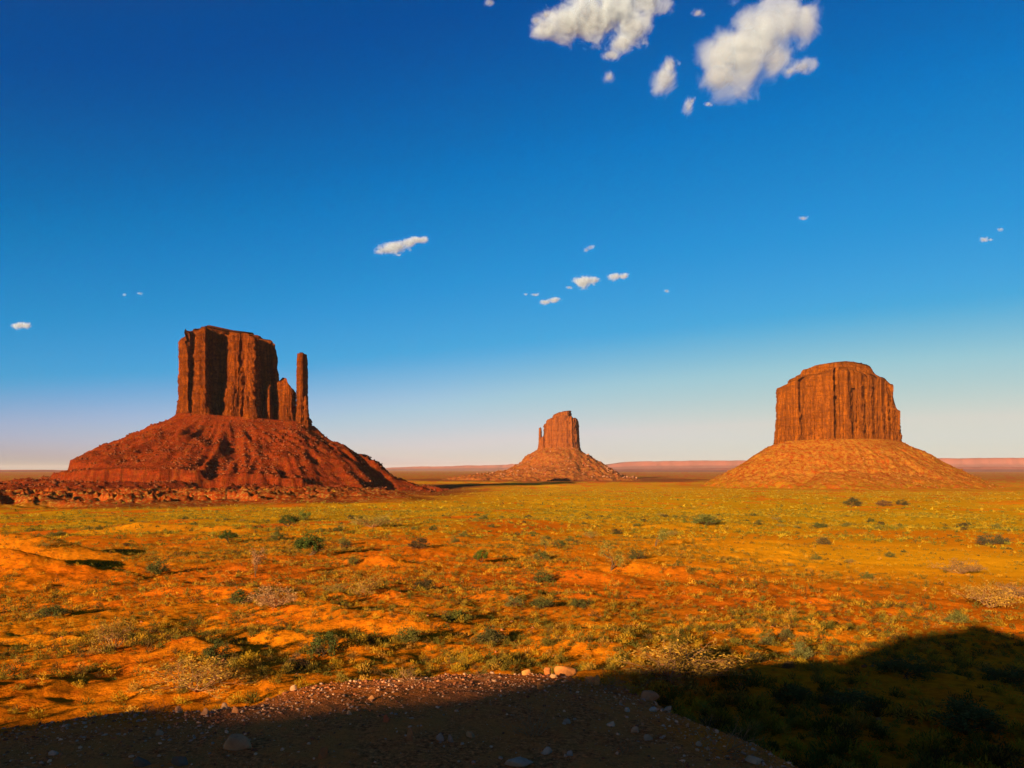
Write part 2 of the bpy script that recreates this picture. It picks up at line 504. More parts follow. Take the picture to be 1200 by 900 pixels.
def cliff(name, poly, Yd, top, base, mat, parent, step=1.3, nz=110, flute=3.0, fl=9.0, taper=4.0, ledge=0.8, sm=4, sink=14, cap=None, seed=0, rag=1.5, skirt=0.0, dmax=99.0, persp=True):
    """A sandstone wall: TOP and BASE are tables of (px, py) for its rim and foot."""
    r_ = smooth_ring(outline(poly, Yd, step), sm)
    n = len(r_)
    t_ = np.roll(r_, -1, 0) - np.roll(r_, 1, 0); t_ /= np.hypot(*t_.T)[:, None] + 1e-9
    nrm = smooth_ring(np.stack([t_[:, 1], -t_[:, 0]], -1), 3); nrm /= np.hypot(*nrm.T)[:, None] + 1e-9
    pxs = HX + F * r_[:, 0] / r_[:, 1]
    tp = np.array(top, float); bp = np.array(base, float)
    zt = (HY - np.interp(pxs, tp[:, 0], tp[:, 1])) / F * (r_[:, 1] if persp else Yd) + CZ
    zt = smooth_ring(zt, 6) + rag * f2(r_[:, 0] / 6 + seed, r_[:, 1] / 6, 4, 5) + rag * 0.5 * _h(np.floor(np.arange(n) * step / (fl * .6)).astype(np.int64), 5 + int(seed), 1)
    zb = (HY - np.interp(pxs, bp[:, 0], bp[:, 1])) / F * Yd + CZ
    tt = np.linspace(0, 1, nz)[:, None]
    z = (zb - sink)[None, :] + (zt - zb + sink)[None, :] * tt
    x = np.repeat(r_[None, :, 0], nz, 0); y = np.repeat(r_[None, :, 1], nz, 0)
    rc = np.random.default_rng(1000 + seed)
    per = n * step
    bd = [0.0]
    while bd[-1] < per: bd.append(bd[-1] + fl * (0.25 + 2.0 * rc.random() ** 2.6))
    bd = np.array(bd)
    arc = np.arange(n)[None, :] * step + 0.9 * n2(z / 9, z * 0 + seed, 2) + 0 * z          # cracks wander a little
    ci = np.clip(np.searchsorted(bd, arc % per) - 1, 0, len(bd) - 2)
    lo, hi = bd[ci], bd[ci + 1]
    q = (arc % per - lo) / (hi - lo)
    edge = np.minimum(arc % per - lo, hi - arc % per)
    nb = 6
    lev = np.sort(rc.random((len(bd), nb)), 1)                                            # each pillar breaks at its own beds
    bi = (tt[:, :, None] > lev[ci][:, :, :]).sum(2)
    off_ = rc.normal(size=(len(bd), nb + 1)) * .38 + rc.normal(size=(len(bd), 1)) * .75
    d = flute * 0.75 * off_[ci, bi] + flute * (rc.random(len(bd)) - .5)[ci] * (q - .5) * 1.4
    d = d - flute * (0.5 + 1.3 * rc.random(len(bd)))[ci] * np.exp(-(edge / (0.11 * fl)) ** 2)
    d = d + flute * 0.8 * f3(x / (fl * 3.1), y / (fl * 3.1) + seed, z / (fl * 14), 2)
    d = d + 0.45 * flute * f3(x / (fl * .55), y / (fl * .55) + seed, z / (fl * 1.6), 3)
    blk = np.floor(z / (fl * .75) + 2.2 * n2(x / fl, y / fl, 12)); sid = np.floor(arc / (fl * .45) + 0.35 * blk)
    d = d + 0.42 * flute * _h(sid.astype(np.int64) + 977, blk.astype(np.int64) + 31, 3)          # broken slabs
    d = d + 0.55 * flute * np.clip(f3(x / (fl * .8), y / (fl * .8), z / (fl * .9) + seed, 3), -1, .1) * 1.6   # alcoves
    d = d + 0.22 * flute * f3(x / 2.6, y / 2.6, z / 3 + seed, 3)
    d = d + ledge * np.sign(n2(z / 5 + seed, z * 0 + seed, 3)) * np.abs(n2(z / 5 + seed, z * 0 + seed, 3)) ** .5 * (0.3 + 0.7 * (tt > .8))
    wv = 0.05 * n2(x / 40, y / 40, 4) + 0.02 * n2(x / 9, y / 9, 5)
    for lv in (0.30, 0.47, 0.64, 0.80, 0.91):                                             # bedding planes: setbacks with a dark joint
        lv = lv + 0.05 * (rc.random() - .5) + wv; gate = np.clip(0.5 + 1.6 * f2(x / 22, y / 22 + lv * 0 + seed, 2, 9), 0, 1)
        d = d - gate * flute * (0.22 * sst(-.008, .008, tt - lv) + 0.30 * np.exp(-((tt - lv) / 0.008) ** 2))
    d = d - taper * tt ** 1.3
    rim = 1 - tt
    d = d - np.exp(-rim * 26) * flute * .5 - np.exp(-rim * 70) * flute * .3
    d = np.maximum(d, -dmax)
    hrel = z - zb[None, :]
    if skirt:
        d = d + skirt * np.exp(-np.clip(hrel, 0, None) / 12) * (0.6 + 1.2 * np.abs(f3(x / 4, y / 4, z / 40, 2)))
    x = x + nrm[None, :, 0] * d; y = y + nrm[None, :, 1] * d
    V = np.stack([x, y, z], -1).reshape(-1, 3)
    i = np.arange(nz - 1)[:, None] * n; j = np.arange(n)[None, :]; j2 = (j + 1) % n
    Q = np.stack([i + j, i + j2, i + n + j2, i + n + j], -1).reshape(-1, 4)
    fs = [Q]
    k0 = (nz - 1) * n
    if cap is None:
        tri = tessellate_polygon([[Vector((float(a), float(b), 0)) for a, b in V[k0:, :2]]])
        tri = np.array(tri) + k0
        e1 = V[tri[:, 1]] - V[tri[:, 0]]; e2 = V[tri[:, 2]] - V[tri[:, 0]]
        up = e1[:, 0] * e2[:, 1] - e1[:, 1] * e2[:, 0]
        tri = np.where(up[:, None] > 0, tri, tri[:, ::-1])
        fs.append(tri)
    else:
        c = V[k0:, :2].mean(0); last = k0; add = []
        for s_, dz in cap:                      # (share of the way in, rise in metres)
            ring = V[k0:].copy()
            ring[:, :2] = c + (ring[:, :2] - c) * (1 - s_) + 1.6 * np.stack([f2(ring[:, 0] / 6, ring[:, 1] / 6 + s_ * 9, 2, 7), f2(ring[:, 0] / 6, ring[:, 1] / 6 + s_ * 9, 2, 8)], -1)
            zr = (HY - np.interp(HX + F * ring[:, 0] / ring[:, 1], tp[:, 0], tp[:, 1])) / F * Yd + CZ
            ring[:, 2] = zr * 0.35 + V[k0:, 2] * 0.65 + dz + 1.2 * f2(ring[:, 0] / 9, ring[:, 1] / 9, 3, 12)
            add.append(ring)
        Vn = np.vstack(add); b0 = len(V); V = np.vstack([V, Vn])
        for kk in range(len(cap)):
            nw = b0 + kk * n; jj = np.arange(n); jn = (jj + 1) % n
            fs.append(np.stack([last + jj, last + jn, nw + jn, nw + jj], -1)); last = nw
        V = np.vstack([V, [V[last:last + n].mean(0)]])
        jj = np.arange(n); jn = (jj + 1) % n
        fs.append(np.stack([last + jj, last + jn, np.full(n, len(V) - 1)], -1))
    o0 = np.array([*parent.location]); V = V - o0
    return mesh_obj(name, V, fs, mat, parent)


def seg_dist(x, y, poly):
    d = np.full(x.shape, 1e9); ins = np.zeros(x.shape, bool)
    n = len(poly)
    for k in range(n):
        ax, ay = poly[k]; bx, by = poly[(k + 1) % n]
        vx, vy = bx - ax, by - ay
        t = np.clip(((x - ax) * vx + (y - ay) * vy) / (vx * vx + vy * vy + 1e-9), 0, 1)
        d = np.minimum(d, np.hypot(x - ax - t * vx, y - ay - t * vy))
        c = ((ay > y) != (by > y)) & (x < (bx - ax) * (y - ay) / (by - ay + 1e-12) + ax)
        ins ^= c
    return np.where(ins, 0, d)


def hull(pts):
    pts = sorted(map(tuple, pts))
    def half(ps):
        h = []
        for p in ps:
            while len(h) > 1 and (h[-1][0] - h[-2][0]) * (p[1] - h[-2][1]) - (h[-1][1] - h[-2][1]) * (p[0] - h[-2][0]) <= 0: h.pop()
            h.append(p)
        return h[:-1]
    return np.array(half(pts) + half(pts[::-1]))


def talus(name, poly, Yd, base, left, right, front, mat, parent, ext, step, rough, seed, gul=1.0, stair=0.0, band=0, foot=0.0):
    """Scree cone: drops below the wall foot as tables (distance, drop) for left, right and front."""
    H = hull([((a - HX) / F * (Yd + d), Yd + d) for a, d in poly])
    cx, cy = H.mean(0)
    gx = np.arange(cx - ext[0], cx + ext[1], step); gy = np.arange(cy - ext[2], cy + ext[3], step)
    x, y = np.meshgrid(gx, gy)
    wx = x + rough * 2.0 * f2(x / 60 + seed, y / 60, 3, 111); wy = y + rough * 2.0 * f2(x / 60, y / 60 + seed, 3, 113)
    d = seg_dist(wx, wy, H)
    if band: d = d + 9 * (np.abs(f2(x / 13, y / 13, 2, 116)) - .25) * np.exp(-((d - band) / 30) ** 2)
    th = np.arctan2(y - cy, x - cx)                 # 0 right, -90 front, 180 left
    cr = np.cos(th); fr = np.clip(-np.sin(th), 0, 1) ** 1.5
    wr = sst(-0.4, 0.4, cr)
    I = lambda tb: np.interp(d, [a for a, _ in tb], [b_ for _, b_ in tb])
    side = I(left) * (1 - wr) + I(right) * wr
    drop = side * (1 - fr) + I(front) * fr
    bp = np.array(base, float)
    zb = (HY - np.interp(HX + F * x / y, bp[:, 0], bp[:, 1])) / F * Yd + CZ
    amt = sst(2, 60, d)
    if band: amt = amt * (1 - 0.8 * np.exp(-((d - band) / 32) ** 2) * sst(0.45, 0.0, cr))
    gl = np.abs(f2(th * 5 + seed + d / 160, d / 180, 3, 121)) * 2 - 0.5
    z = zb - drop + amt * (rough * 1.5 * f2(x / 30, y / 30, 4, 123) + rough * 0.8 * f2(x / 11, y / 11, 3, 124) - gul * rough * 1.5 * gl)
    z = z + amt * rough * 0.35 * f2(x / 7, y / 7, 3, 127)
    if stair:                                        # harder beds stand out as broken ledges
        q = z / stair
        fz = q - np.floor(q)
        zs = (np.floor(q) + sst(0.55, 0.95, fz)) * stair
        k_ = np.clip(f2(x / 45, y / 45, 3, 131) * 1.6 + 0.35, 0, 1) * amt
        z = z * (1 - k_ * .75) + zs * k_ * .75
    n_y, n_x = x.shape
    V = np.stack([x, y, z], -1).reshape(-1, 3) - np.array([*parent.location])
    i = np.arange(n_y - 1)[:, None] * n_x; j = np.arange(n_x - 1)[None, :]
    Q = np.stack([i + j, i + j + 1, i + n_x + j + 1, i + n_x + j], -1).reshape(-1, 4)
    g = height(x, y)
    keep = (z > g - 6).reshape(-1)
    Q = Q[keep[Q].any(1)]
    ft = sst(26, 4, z - g + 9 * f2(x / 30, y / 30, 4, 171)) * foot
    o = mesh_obj(name, V, Q, mat, parent, smooth=False, attrs={'foot': ft.ravel()})
    return o, (gx, gy, z, d, g)


_ico = {}
def ico(sub):
    if sub not in _ico:
        bm = bmesh.new(); bmesh.ops.create_icosphere(bm, subdivisions=sub, radius=1.0)
        _ico[sub] = (np.array([v.co[:] for v in bm.verts]), np.array([[v.index for v in f.verts] for f in bm.faces])); bm.free()
    return _ico[sub]


def rock_shape(seed, sub=2, flat=0.65, ang_=0.28):
    v, f = ico(sub); v = v.copy(); r_ = np.random.default_rng(seed)
    for _ in range(13):                             # chop with planes for angular faces
        nrm = r_.normal(size=3); nrm /= np.linalg.norm(nrm); dd = 0.45 + 0.3 * r_.random()
        q = v @ nrm; v = v - np.clip(q - dd, 0, None)[:, None] * nrm
    v *= np.array([1 + ang_ * r_.random(), 0.75 + ang_ * r_.random(), flat])
    return v, f


def scatter_rocks(name, pos, size, mat, parent, cols, sub=1, var=8, flat=.7):
    vs, fs, cs = [], [], []; off = 0
    n = len(pos)
    for k in range(var):
        v, f = rock_shape(900 + k, sub, flat)
        idx = np.arange(k, n, var); m_ = len(idx)
        if not m_: continue
        a = rng.random(m_) * 6.28; ca, sa = np.cos(a), np.sin(a)
        s_ = size[idx][:, None]
        st = 0.75 + 0.6 * rng.random((m_, 3))
        vx = (v[None, :, 0] * st[:, :1]) * s_; vy = (v[None, :, 1] * st[:, 1:2]) * s_; vz = v[None, :, 2] * st[:, 2:] * s_
        tl = 0.5 * (rng.random(m_)[:, None] - .5)
        vz = vz + tl * vx
        P = np.stack([vx * ca[:, None] - vy * sa[:, None] + pos[idx, 0][:, None], vx * sa[:, None] + vy * ca[:, None] + pos[idx, 1][:, None], vz + pos[idx, 2][:, None]], -1)
        vs.append(P.reshape(-1, 3)); fs.append((f[None] + (np.arange(m_) * len(v))[:, None, None]).reshape(-1, 3) + off); off += m_ * len(v)
        cs.append(np.repeat(cols[idx], len(v), 0))
    V = np.vstack(vs)
    if parent is not None: V = V - np.array([*parent.location])
    return mesh_obj(name, V, np.vstack(fs), mat, parent, col=np.vstack(cs))


def boulders(parent, info, n, smin, smax, c0, c1, seed, bias=None):
    gx, gy, z, d, g = info
    r_ = np.random.default_rng(seed)
    ix = r_.integers(0, len(gx), n * 12); iy = r_.integers(0, len(gy), n * 12)
    dd = d[iy, ix]; zz = z[iy, ix]
    clus = f2(gx[ix] / 40, gy[iy] / 40, 3, seed % 97)
    ok = (dd > 3) & (dd < 290) & (zz > g[iy, ix] + 0.5) & (r_.random(n * 12) < np.clip(0.45 + 1.2 * clus, 0.03, 1))
    if bias is not None: ok &= r_.random(n * 12) < bias(gx[ix], gy[iy], zz)
    ix, iy = ix[ok][:n], iy[ok][:n]
    s_ = smin + (smax - smin) * r_.random(len(ix)) ** 6
    stp = gx[1] - gx[0]
    P = np.stack([gx[ix] + (r_.random(len(ix)) - .5) * stp, gy[iy] + (r_.random(len(ix)) - .5) * stp, z[iy, ix] + s_ * 0.25], -1)
    cc = np.array(c0) + (np.array(c1) - np.array(c0)) * r_.random(len(ix))[:, None]
    o = scatter_rocks('talus_rubble', P, s_, M_boulder, parent, cc)
    o['kind'] = 'stuff'
    return o


# --- left butte: two pillars, a low shoulder and the thumb
W = empty('sandstone_butte', (*P3(285, 590, 1400)[:2], 10))
tag(W, 'broad red butte with a slim thumb spire on its right, above a rubble cone', 'butte', 'sandstone buttes')
YW = 1400
wm_poly = [(210, 70), (209.5, 20), (211, -8), (214, -22), (219, -28), (221.5, -26), (223.5, -12), (227, -12), (229, -28), (234, -36), (241, -37), (244.5, -30), (247, 0),
           (250, 34), (257, 42), (264, 40), (267, 18), (268.5, -6), (272, -22), (279, -30), (284, -27), (289, -31), (296, -29), (301, -24), (303.5, -4), (306, 26),
           (311, 34), (318, 36), (324, 38), (327.5, 48), (328, 80), (318, 105), (270, 112), (225, 100)]
wm_top = [(205, 402), (212, 396), (216, 392), (222, 388), (230, 385), (239, 383.5), (247, 384), (256, 388), (262, 391), (272, 391), (279, 390.5), (290, 391), (300, 392), (307, 397), (316, 400), (323, 401.5), (325.2, 404), (326, 428), (328, 433), (329.5, 438), (340, 440)]
wm_base = [(150, 484), (210, 485), (240, 487), (300, 491), (345, 494), (362, 498), (380, 500), (450, 500)]
o = cliff('cliff_wall', wm_poly, YW, wm_top, wm_base, M_red, W, flute=4.2, fl=11, taper=4.0, sm=3, skirt=3.5, rag=4.5, seed=3, nz=150, step=1.1, dmax=9)
cliff('buttress', [(281, 30), (281, 4), (266, -6), (262, -22), (265, -32), (270, -34), (276, -30), (281, -10), (284, 20)], YW, [(255, 470), (262, 462), (266, 456), (270, 452), (274, 450), (279, 446), (290, 446)], wm_base, M_red, W, flute=2, fl=7, taper=3, seed=9, nz=50)
cliff('buttress', [(308, 46), (309, 8), (312, -8), (316, -12), (319, -2), (321, 24), (322, 46)], YW, [(305, 462), (309, 455), (313, 450), (316, 452), (320, 462), (324, 470)], wm_base, M_red, W, flute=1.6, fl=6, taper=3, seed=12, nz=50)
cliff('shoulder', [(320, 60), (323, 20), (328, 2), (331, -10), (335, -14), (340, -12), (343.5, -4), (346, 20), (347, 45), (342, 62)], YW,
      [(326, 447), (329, 446), (331, 442.5), (334, 443), (336, 446), (338, 452), (342, 453.5), (345, 458), (349, 462)], wm_base, M_red, W, flute=1.8, fl=7, taper=1.5, sm=2, skirt=2.5, seed=17, nz=80, step=0.9, dmax=4)
cliff('spire', [(347, 8), (348, -8), (351.5, -15), (356, -12), (359, -2), (361.5, 10), (357, 24), (350, 22)], YW,
      [(340, 415), (349, 414), (351, 413), (355, 413), (357.5, 414.5), (362, 416)], wm_base, M_red, W, flute=0.8, fl=5, taper=1.6, sm=2, skirt=3.0, rag=.4, ledge=.3, seed=23, nz=120, step=0.8, dmax=2.4)
cliff('spire_foot', [(343, 30), (345, -6), (352, -18), (361, -14), (367, 6), (365, 30)], YW,
      [(340, 480), (346, 478), (350, 472), (358, 462), (361, 468), (364, 484), (366, 490), (370, 492)], wm_base, M_red, W, flute=2.2, fl=6, taper=3.5, sm=2, seed=27, nz=50, step=1.0)
tW, iW = talus('scree_slope', wm_poly + [(345, 20), (366, 10), (352, -18)], YW, wm_base,
               [(0, 0), (15, 10), (50, 30), (105, 62), (160, 82), (176, 87), (180, 113), (225, 124), (300, 138), (400, 160)],
               [(0, 0), (15, 12), (36, 27), (77, 50), (128, 75), (138, 88), (160, 101), (206, 116), (290, 132), (380, 160)],
               [(0, 0), (15, 12), (50, 38), (100, 66), (150, 88), (185, 101), (200, 104), (203, 125), (250, 131), (340, 139), (460, 158)],
               M_redtalus, W, (520, 420, 430, 260), 2.2, 3.4, 5, gul=2.9, stair=6.0, band=192)
boulders(W, iW, 16000, 0.5, 3.6, (0.07, 0.012, 0.003), (0.20, 0.045, 0.009), 31)

# --- right butte: one blocky wall with a stepped cap
MB = empty('sandstone_butte', (*P3(980, 590, 1900)[:2], 10))
tag(MB, 'single blocky orange butte with a stepped flat cap and a smooth scree skirt', 'butte', 'sandstone buttes')
YM = 1900
mb_poly = [(909, 90), (908.5, 20), (909, -22), (916, -28), (925, -33), (937, -38), (940, -18), (940.6, -35), (952, -42), (966, -48), (977, -52), (980.6, -26), (981.2, -50), (995.5, -51), (1001, -12), (1001.8, -46),
           (1012, -45), (1015.6, -16), (1016.2, -41), (1023.5, -38), (1027, -12), (1027.6, -32), (1035.5, -30), (1043, 14), (1044.2, -8), (1049, -2), (1052, 12), (1053, 6), (1055, 30), (1055, 90), (1030, 130), (975, 150), (930, 130)]
mb_top = [(905, 457), (909, 455.5), (914, 455), (919, 452), (924, 449), (932, 446), (945, 442), (960, 440), (975, 436), (985, 434), (1000, 436), (1020, 441), (1038, 443), (1044, 452), (1050, 474), (1053, 483), (1058, 492)]
mb_base = [(850, 520), (909, 519.5), (925, 517), (980, 515), (1030, 515), (1054, 516), (1120, 518)]
cliff('cliff_wall', mb_poly, YM, mb_top, mb_base, M_orange, MB, flute=3.4, fl=12, taper=4, sm=2, skirt=2, rag=1.8, dmax=6, seed=41, nz=130, step=1.4, ledge=.7, cap=[(0.04, 1.5), (0.12, 6), (0.3, 10), (0.6, 12)])
cliff('cap_rock', [(922, 60), (925, 10), (938, -8), (955, -20), (985, -26), (1010, -22), (1027, -8), (1037, 20), (1037, 70), (1010, 110), (950, 110)], YM,
      [(915, 448), (926, 444), (933, 440), (937.5, 438.5), (939.5, 433), (948, 431), (956, 428.5), (966, 426.5), (985, 424), (998, 424.5), (1010, 426), (1018, 428), (1022, 430), (1024, 436), (1030, 441), (1038, 446), (1045, 450)],
      [(900, 452), (1050, 452)], M_orange, MB, flute=1.2, fl=9, taper=4, ledge=2.2, sm=5, seed=46, rag=1.2, nz=40, step=1.6, sink=8)
mb_poly2 = mb_poly
tM, iM = talus('scree_slope', mb_poly2, YM, mb_base,
               [(0, 0), (20, 10), (75, 48), (122, 76), (165, 98), (205, 120), (280, 142), (400, 165)],
               [(0, 0), (20, 12), (62, 33), (109, 58), (170, 88), (205, 108), (260, 136), (380, 160)],
               [(0, 0), (20, 13), (55, 34), (57, 39), (90, 56), (92, 60), (125, 77), (127, 82), (175, 98), (240, 116), (330, 142), (430, 165)],
               M_orangetalus, MB, (500, 480, 470, 300), 2.8, 2.6, 15, gul=1.2, stair=0, foot=0.9)
boulders(MB, iM, 3500, 0.6, 3.2, (0.20, 0.06, 0.01), (0.34, 0.13, 0.02), 33)

# --- far butte in the middle
EB = empty('sandstone_butte', (*P3(660, 570, 3500)[:2], 0))
tag(EB, 'smallest and farthest butte, hazy pink orange, with a thin thumb spire on its left', 'butte', 'sandstone buttes')
YE = 3500
eb_poly = [(637, 80), (637, -10), (641, -42), (650, -56), (664, -58), (674, -52), (678, -30), (680, 30), (679, 90), (660, 130), (645, 120)]
eb_top = [(634, 499), (638, 496), (640, 492.5), (644, 490), (650, 488.5), (655, 487), (660, 486.5), (670, 487.5), (671, 490), (677, 490.5), (679, 492), (682, 496)]
eb_base = [(600, 528), (630, 527), (640, 525), (660, 523), (672, 524), (682, 527), (720, 529)]
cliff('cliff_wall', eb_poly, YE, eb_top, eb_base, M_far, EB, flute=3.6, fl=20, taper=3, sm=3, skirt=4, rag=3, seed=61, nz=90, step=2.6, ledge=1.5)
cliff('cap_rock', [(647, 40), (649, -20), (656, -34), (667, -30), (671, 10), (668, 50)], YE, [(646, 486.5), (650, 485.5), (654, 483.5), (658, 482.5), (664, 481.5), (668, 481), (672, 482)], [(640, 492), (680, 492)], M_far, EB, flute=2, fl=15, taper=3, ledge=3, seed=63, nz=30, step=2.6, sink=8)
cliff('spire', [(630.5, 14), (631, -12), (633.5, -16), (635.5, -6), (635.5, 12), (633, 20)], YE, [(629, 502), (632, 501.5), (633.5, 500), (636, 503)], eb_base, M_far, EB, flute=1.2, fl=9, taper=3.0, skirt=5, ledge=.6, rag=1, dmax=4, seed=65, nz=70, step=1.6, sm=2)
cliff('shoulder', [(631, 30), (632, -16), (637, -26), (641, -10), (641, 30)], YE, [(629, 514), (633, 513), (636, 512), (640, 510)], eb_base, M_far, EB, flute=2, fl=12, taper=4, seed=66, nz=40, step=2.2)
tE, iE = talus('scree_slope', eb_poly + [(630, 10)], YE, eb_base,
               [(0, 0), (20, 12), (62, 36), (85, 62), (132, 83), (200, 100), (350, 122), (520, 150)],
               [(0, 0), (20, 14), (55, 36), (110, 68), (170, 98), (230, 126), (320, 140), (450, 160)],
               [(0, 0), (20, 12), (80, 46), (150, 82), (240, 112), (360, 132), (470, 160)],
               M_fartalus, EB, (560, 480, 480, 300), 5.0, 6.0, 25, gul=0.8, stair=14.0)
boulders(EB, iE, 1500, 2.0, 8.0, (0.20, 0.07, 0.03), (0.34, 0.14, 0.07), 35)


# ------------------------------------------------------------------ far tablelands on the horizon
def far_mesa(name, pts, Yd, depth, base_py, label):
    pts = np.array(pts, float)
    pxs = np.linspace(pts[0, 0], pts[-1, 0], 500)
    top_ = (HY - np.interp(pxs, pts[:, 0], pts[:, 1])) / F * Yd + CZ + Yd / F * 0.55 * f2(pxs / 14, pxs * 0 + Yd, 4, 3)
    x = (pxs - HX) / F * Yd
    yw = Yd + 0.008 * Yd * f2(pxs / 30, pxs * 0 + 3, 4, 6)
    rows = []
    zb = np.full(500, 0.0 - 6)
    for f_, dy in ((0.0, -depth * .5), (0.45, -depth * 0.12), (0.62, -depth * .03), (0.95, 0), (1.0, depth * .05), (1.0, depth), (0, depth * 1.4)):
        rows.append(np.stack([x, yw + dy, zb + (top_ - zb) * f_], -1))
    V = np.vstack(rows); n = 500
    i = np.arange(len(rows) - 1)[:, None] * n; j = np.arange(n - 1)[None, :]
    Q = np.stack([i + j, i + j + 1, i + n + j + 1, i + n + j], -1).reshape(-1, 4)
    return tag(mesh_obj(name, V, Q, M_mesa), kind='structure')


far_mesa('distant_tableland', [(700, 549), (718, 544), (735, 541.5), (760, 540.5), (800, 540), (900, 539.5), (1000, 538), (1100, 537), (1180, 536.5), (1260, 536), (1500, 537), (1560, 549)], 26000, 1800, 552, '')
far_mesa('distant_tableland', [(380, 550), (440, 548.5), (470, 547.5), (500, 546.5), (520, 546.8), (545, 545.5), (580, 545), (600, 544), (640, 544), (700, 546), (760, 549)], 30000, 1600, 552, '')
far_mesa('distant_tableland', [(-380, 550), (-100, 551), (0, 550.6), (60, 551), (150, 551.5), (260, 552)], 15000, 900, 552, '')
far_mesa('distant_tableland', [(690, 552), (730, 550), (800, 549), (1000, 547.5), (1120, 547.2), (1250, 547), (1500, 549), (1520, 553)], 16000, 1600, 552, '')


# ------------------------------------------------------------------ vegetation
def tuft(rg, n, h=1.0, wdt=1.0, leaf=0.16):
    """a dome of narrow leaves and stems, unit size; returns triangles (n,3,3)"""
    th = rg.random(n) * 6.283; el = np.arccos(1 - rg.random(n) * 0.98)
    rr = 0.55 + 0.45 * rg.random(n)
    lump = 1 + 0.25 * np.sin(3 * th + rg.random() * 6) * np.sin(el)
    c = np.stack([np.sin(el) * np.cos(th) * wdt * 0.5, np.sin(el) * np.sin(th) * wdt * 0.5, np.cos(el) * h], -1) * (rr * lump)[:, None]
    c[:, 2] += 0.02
    d = c / (np.linalg.norm(c, axis=1)[:, None] + 1e-6) + rg.normal(size=(n, 3)) * 0.45 + np.array([0, 0, .35])
    d /= np.linalg.norm(d, axis=1)[:, None]
    s_ = rg.normal(size=(n, 3)); s_ -= (s_ * d).sum(1)[:, None] * d; s_ /= np.linalg.norm(s_, axis=1)[:, None]
    L = leaf * (0.7 + 0.8 * rg.random(n))[:, None]
    a = c - d * L * 0.8; b_ = c + d * L * 0.9
    W_ = L * 0.42
    T = np.stack([a - s_ * W_ * .6, a + s_ * W_ * .6, b_], 1)
    k = n // 4                                       # stems from the root
    T[:k, 0] = np.array([0.015, 0.015, -.02]); T[:k, 1] = np.array([-0.015, -.015, -.02]); T[:k, 2] = c[:k]
    return T


TONES = np.array([(0.26, 0.135, 0.010), (0.34, 0.172, 0.011), (0.18, 0.112, 0.014), (0.42, 0.20, 0.015), (0.095, 0.075, 0.012), (0.09, 0.045, 0.012), (0.34, 0.15, 0.022)])
TP = np.array([0.15, 0.12, 0.18, 0.08, 0.26, 0.16, 0.05])


def build_tufts(name, x, y, size, nleaf, mat, leaf, seed, hmul=0.62, tones=TONES, tp=TP):
    rg = np.random.default_rng(seed)
    z = height(x, y); n = len(x)
    vs, cs = [], []
    var = 14
    tid = rg.choice(len(tones), n, p=tp / tp.sum())
    for k in range(var):
        T = tuft(rg, nleaf, hmul * (0.8 + 0.5 * rg.random()), 1.0, leaf).reshape(-1, 3)
        idx = np.arange(k, n, var); m_ = len(idx)
        if not m_: continue
        a = rg.random(m_) * 6.283; ca, sa = np.cos(a)[:, None], np.sin(a)[:, None]; s_ = size[idx][:, None]
        sq = (0.75 + 0.6 * rg.random(m_))[:, None]
        vx = T[None, :, 0] * s_ * sq; vy = T[None, :, 1] * s_
        P = np.stack([vx * ca - vy * sa + x[idx][:, None], vx * sa + vy * ca + y[idx][:, None], T[None, :, 2] * s_ + z[idx][:, None] - 0.02], -1)
        vs.append(P.reshape(-1, 3))
        c = tones[tid[idx]] * (0.8 + 0.45 * rg.random(m_))[:, None]
        c = np.repeat(c[:, None, :], len(T), 1) * (0.8 + 0.4 * np.repeat(rg.random(nleaf), 3))[None, :, None]
        cs.append(c.reshape(-1, 3))
    V = np.vstack(vs); Fc = np.arange(len(V)).reshape(-1, 3)
    return V, Fc, np.vstack(cs)


def wedge(n, r0, r1, seed, a=37.0, keep=None):
    rg = np.random.default_rng(seed)
    r_ = np.sqrt(r0 * r0 + (r1 * r1 - r0 * r0) * rg.random(n)); b = np.radians((rg.random(n) * 2 - 1) * a)
    x, y = r_ * np.sin(b), r_ * np.cos(b)
    p = np.clip((VEG(x, y) - 0.05) * 1.4, 0.42, 1)
    p = np.maximum(p, 0.95 * sst(-2, -9, x + 0.1 * y) * sst(75, 50, np.hypot(x, y)))
    cl_ = 0.5 - 0.38 * sst(50, 110, np.hypot(x, y))
    p = p * (cl_ + (1 - cl_) * sst(-0.15, 0.25, f2(x / 4, y / 6, 3, 141)))
    p = p * (1 - 0.8 * np.exp(-((x - 66) / 34) ** 2 - ((y - 112) / 45) ** 2)) * (0.5 + 0.5 * sst(-0.2, 0.2, f2(x / 16, y / 20, 3, 151)))
    red_ = sst(570, 680, np.hypot(x, y)) * sst(40, -80, x)
    p = p * (1 - .85 * red_)
    ok = rg.random(n) < p
    return x[ok], y[ok]


# the individual sagebrush tufts nearest to the viewer
x, y = wedge(14000, 18.5, 62, 201, 35.5)
h_ = height(x, y)
ok = (h_ - CZ) / y * F < -0
o_ = np.argsort(np.hypot(x, y)); x, y = x[o_], y[o_]
sz = 0.17 + 0.45 * rng.random(len(x)) ** 2.2
NI = 290
score = sz / np.hypot(x, y)
big = np.argsort(-score)[:NI]
mask = np.zeros(len(x), bool); mask[big] = True
protos = []
kinds = [('yellow green', (0.33, 0.175, 0.011)), ('grey green', (0.19, 0.122, 0.018)), ('dark olive', (0.115, 0.078, 0.012)), ('straw coloured', (0.42, 0.20, 0.025))]
for kname, c in kinds:
    for v_ in range(3):
        rg = np.random.default_rng(hash((len(protos), 5)) % 9999 if False else 400 + len(protos))
        T = tuft(rg, 260, 0.6, 1.0, 0.075).reshape(-1, 3)
        cc = np.array(c) * (0.75 + 0.5 * np.repeat(rg.random(260), 3))[:, None]
        protos.append((kname, T, cc))
first = {}
rg = np.random.default_rng(77)
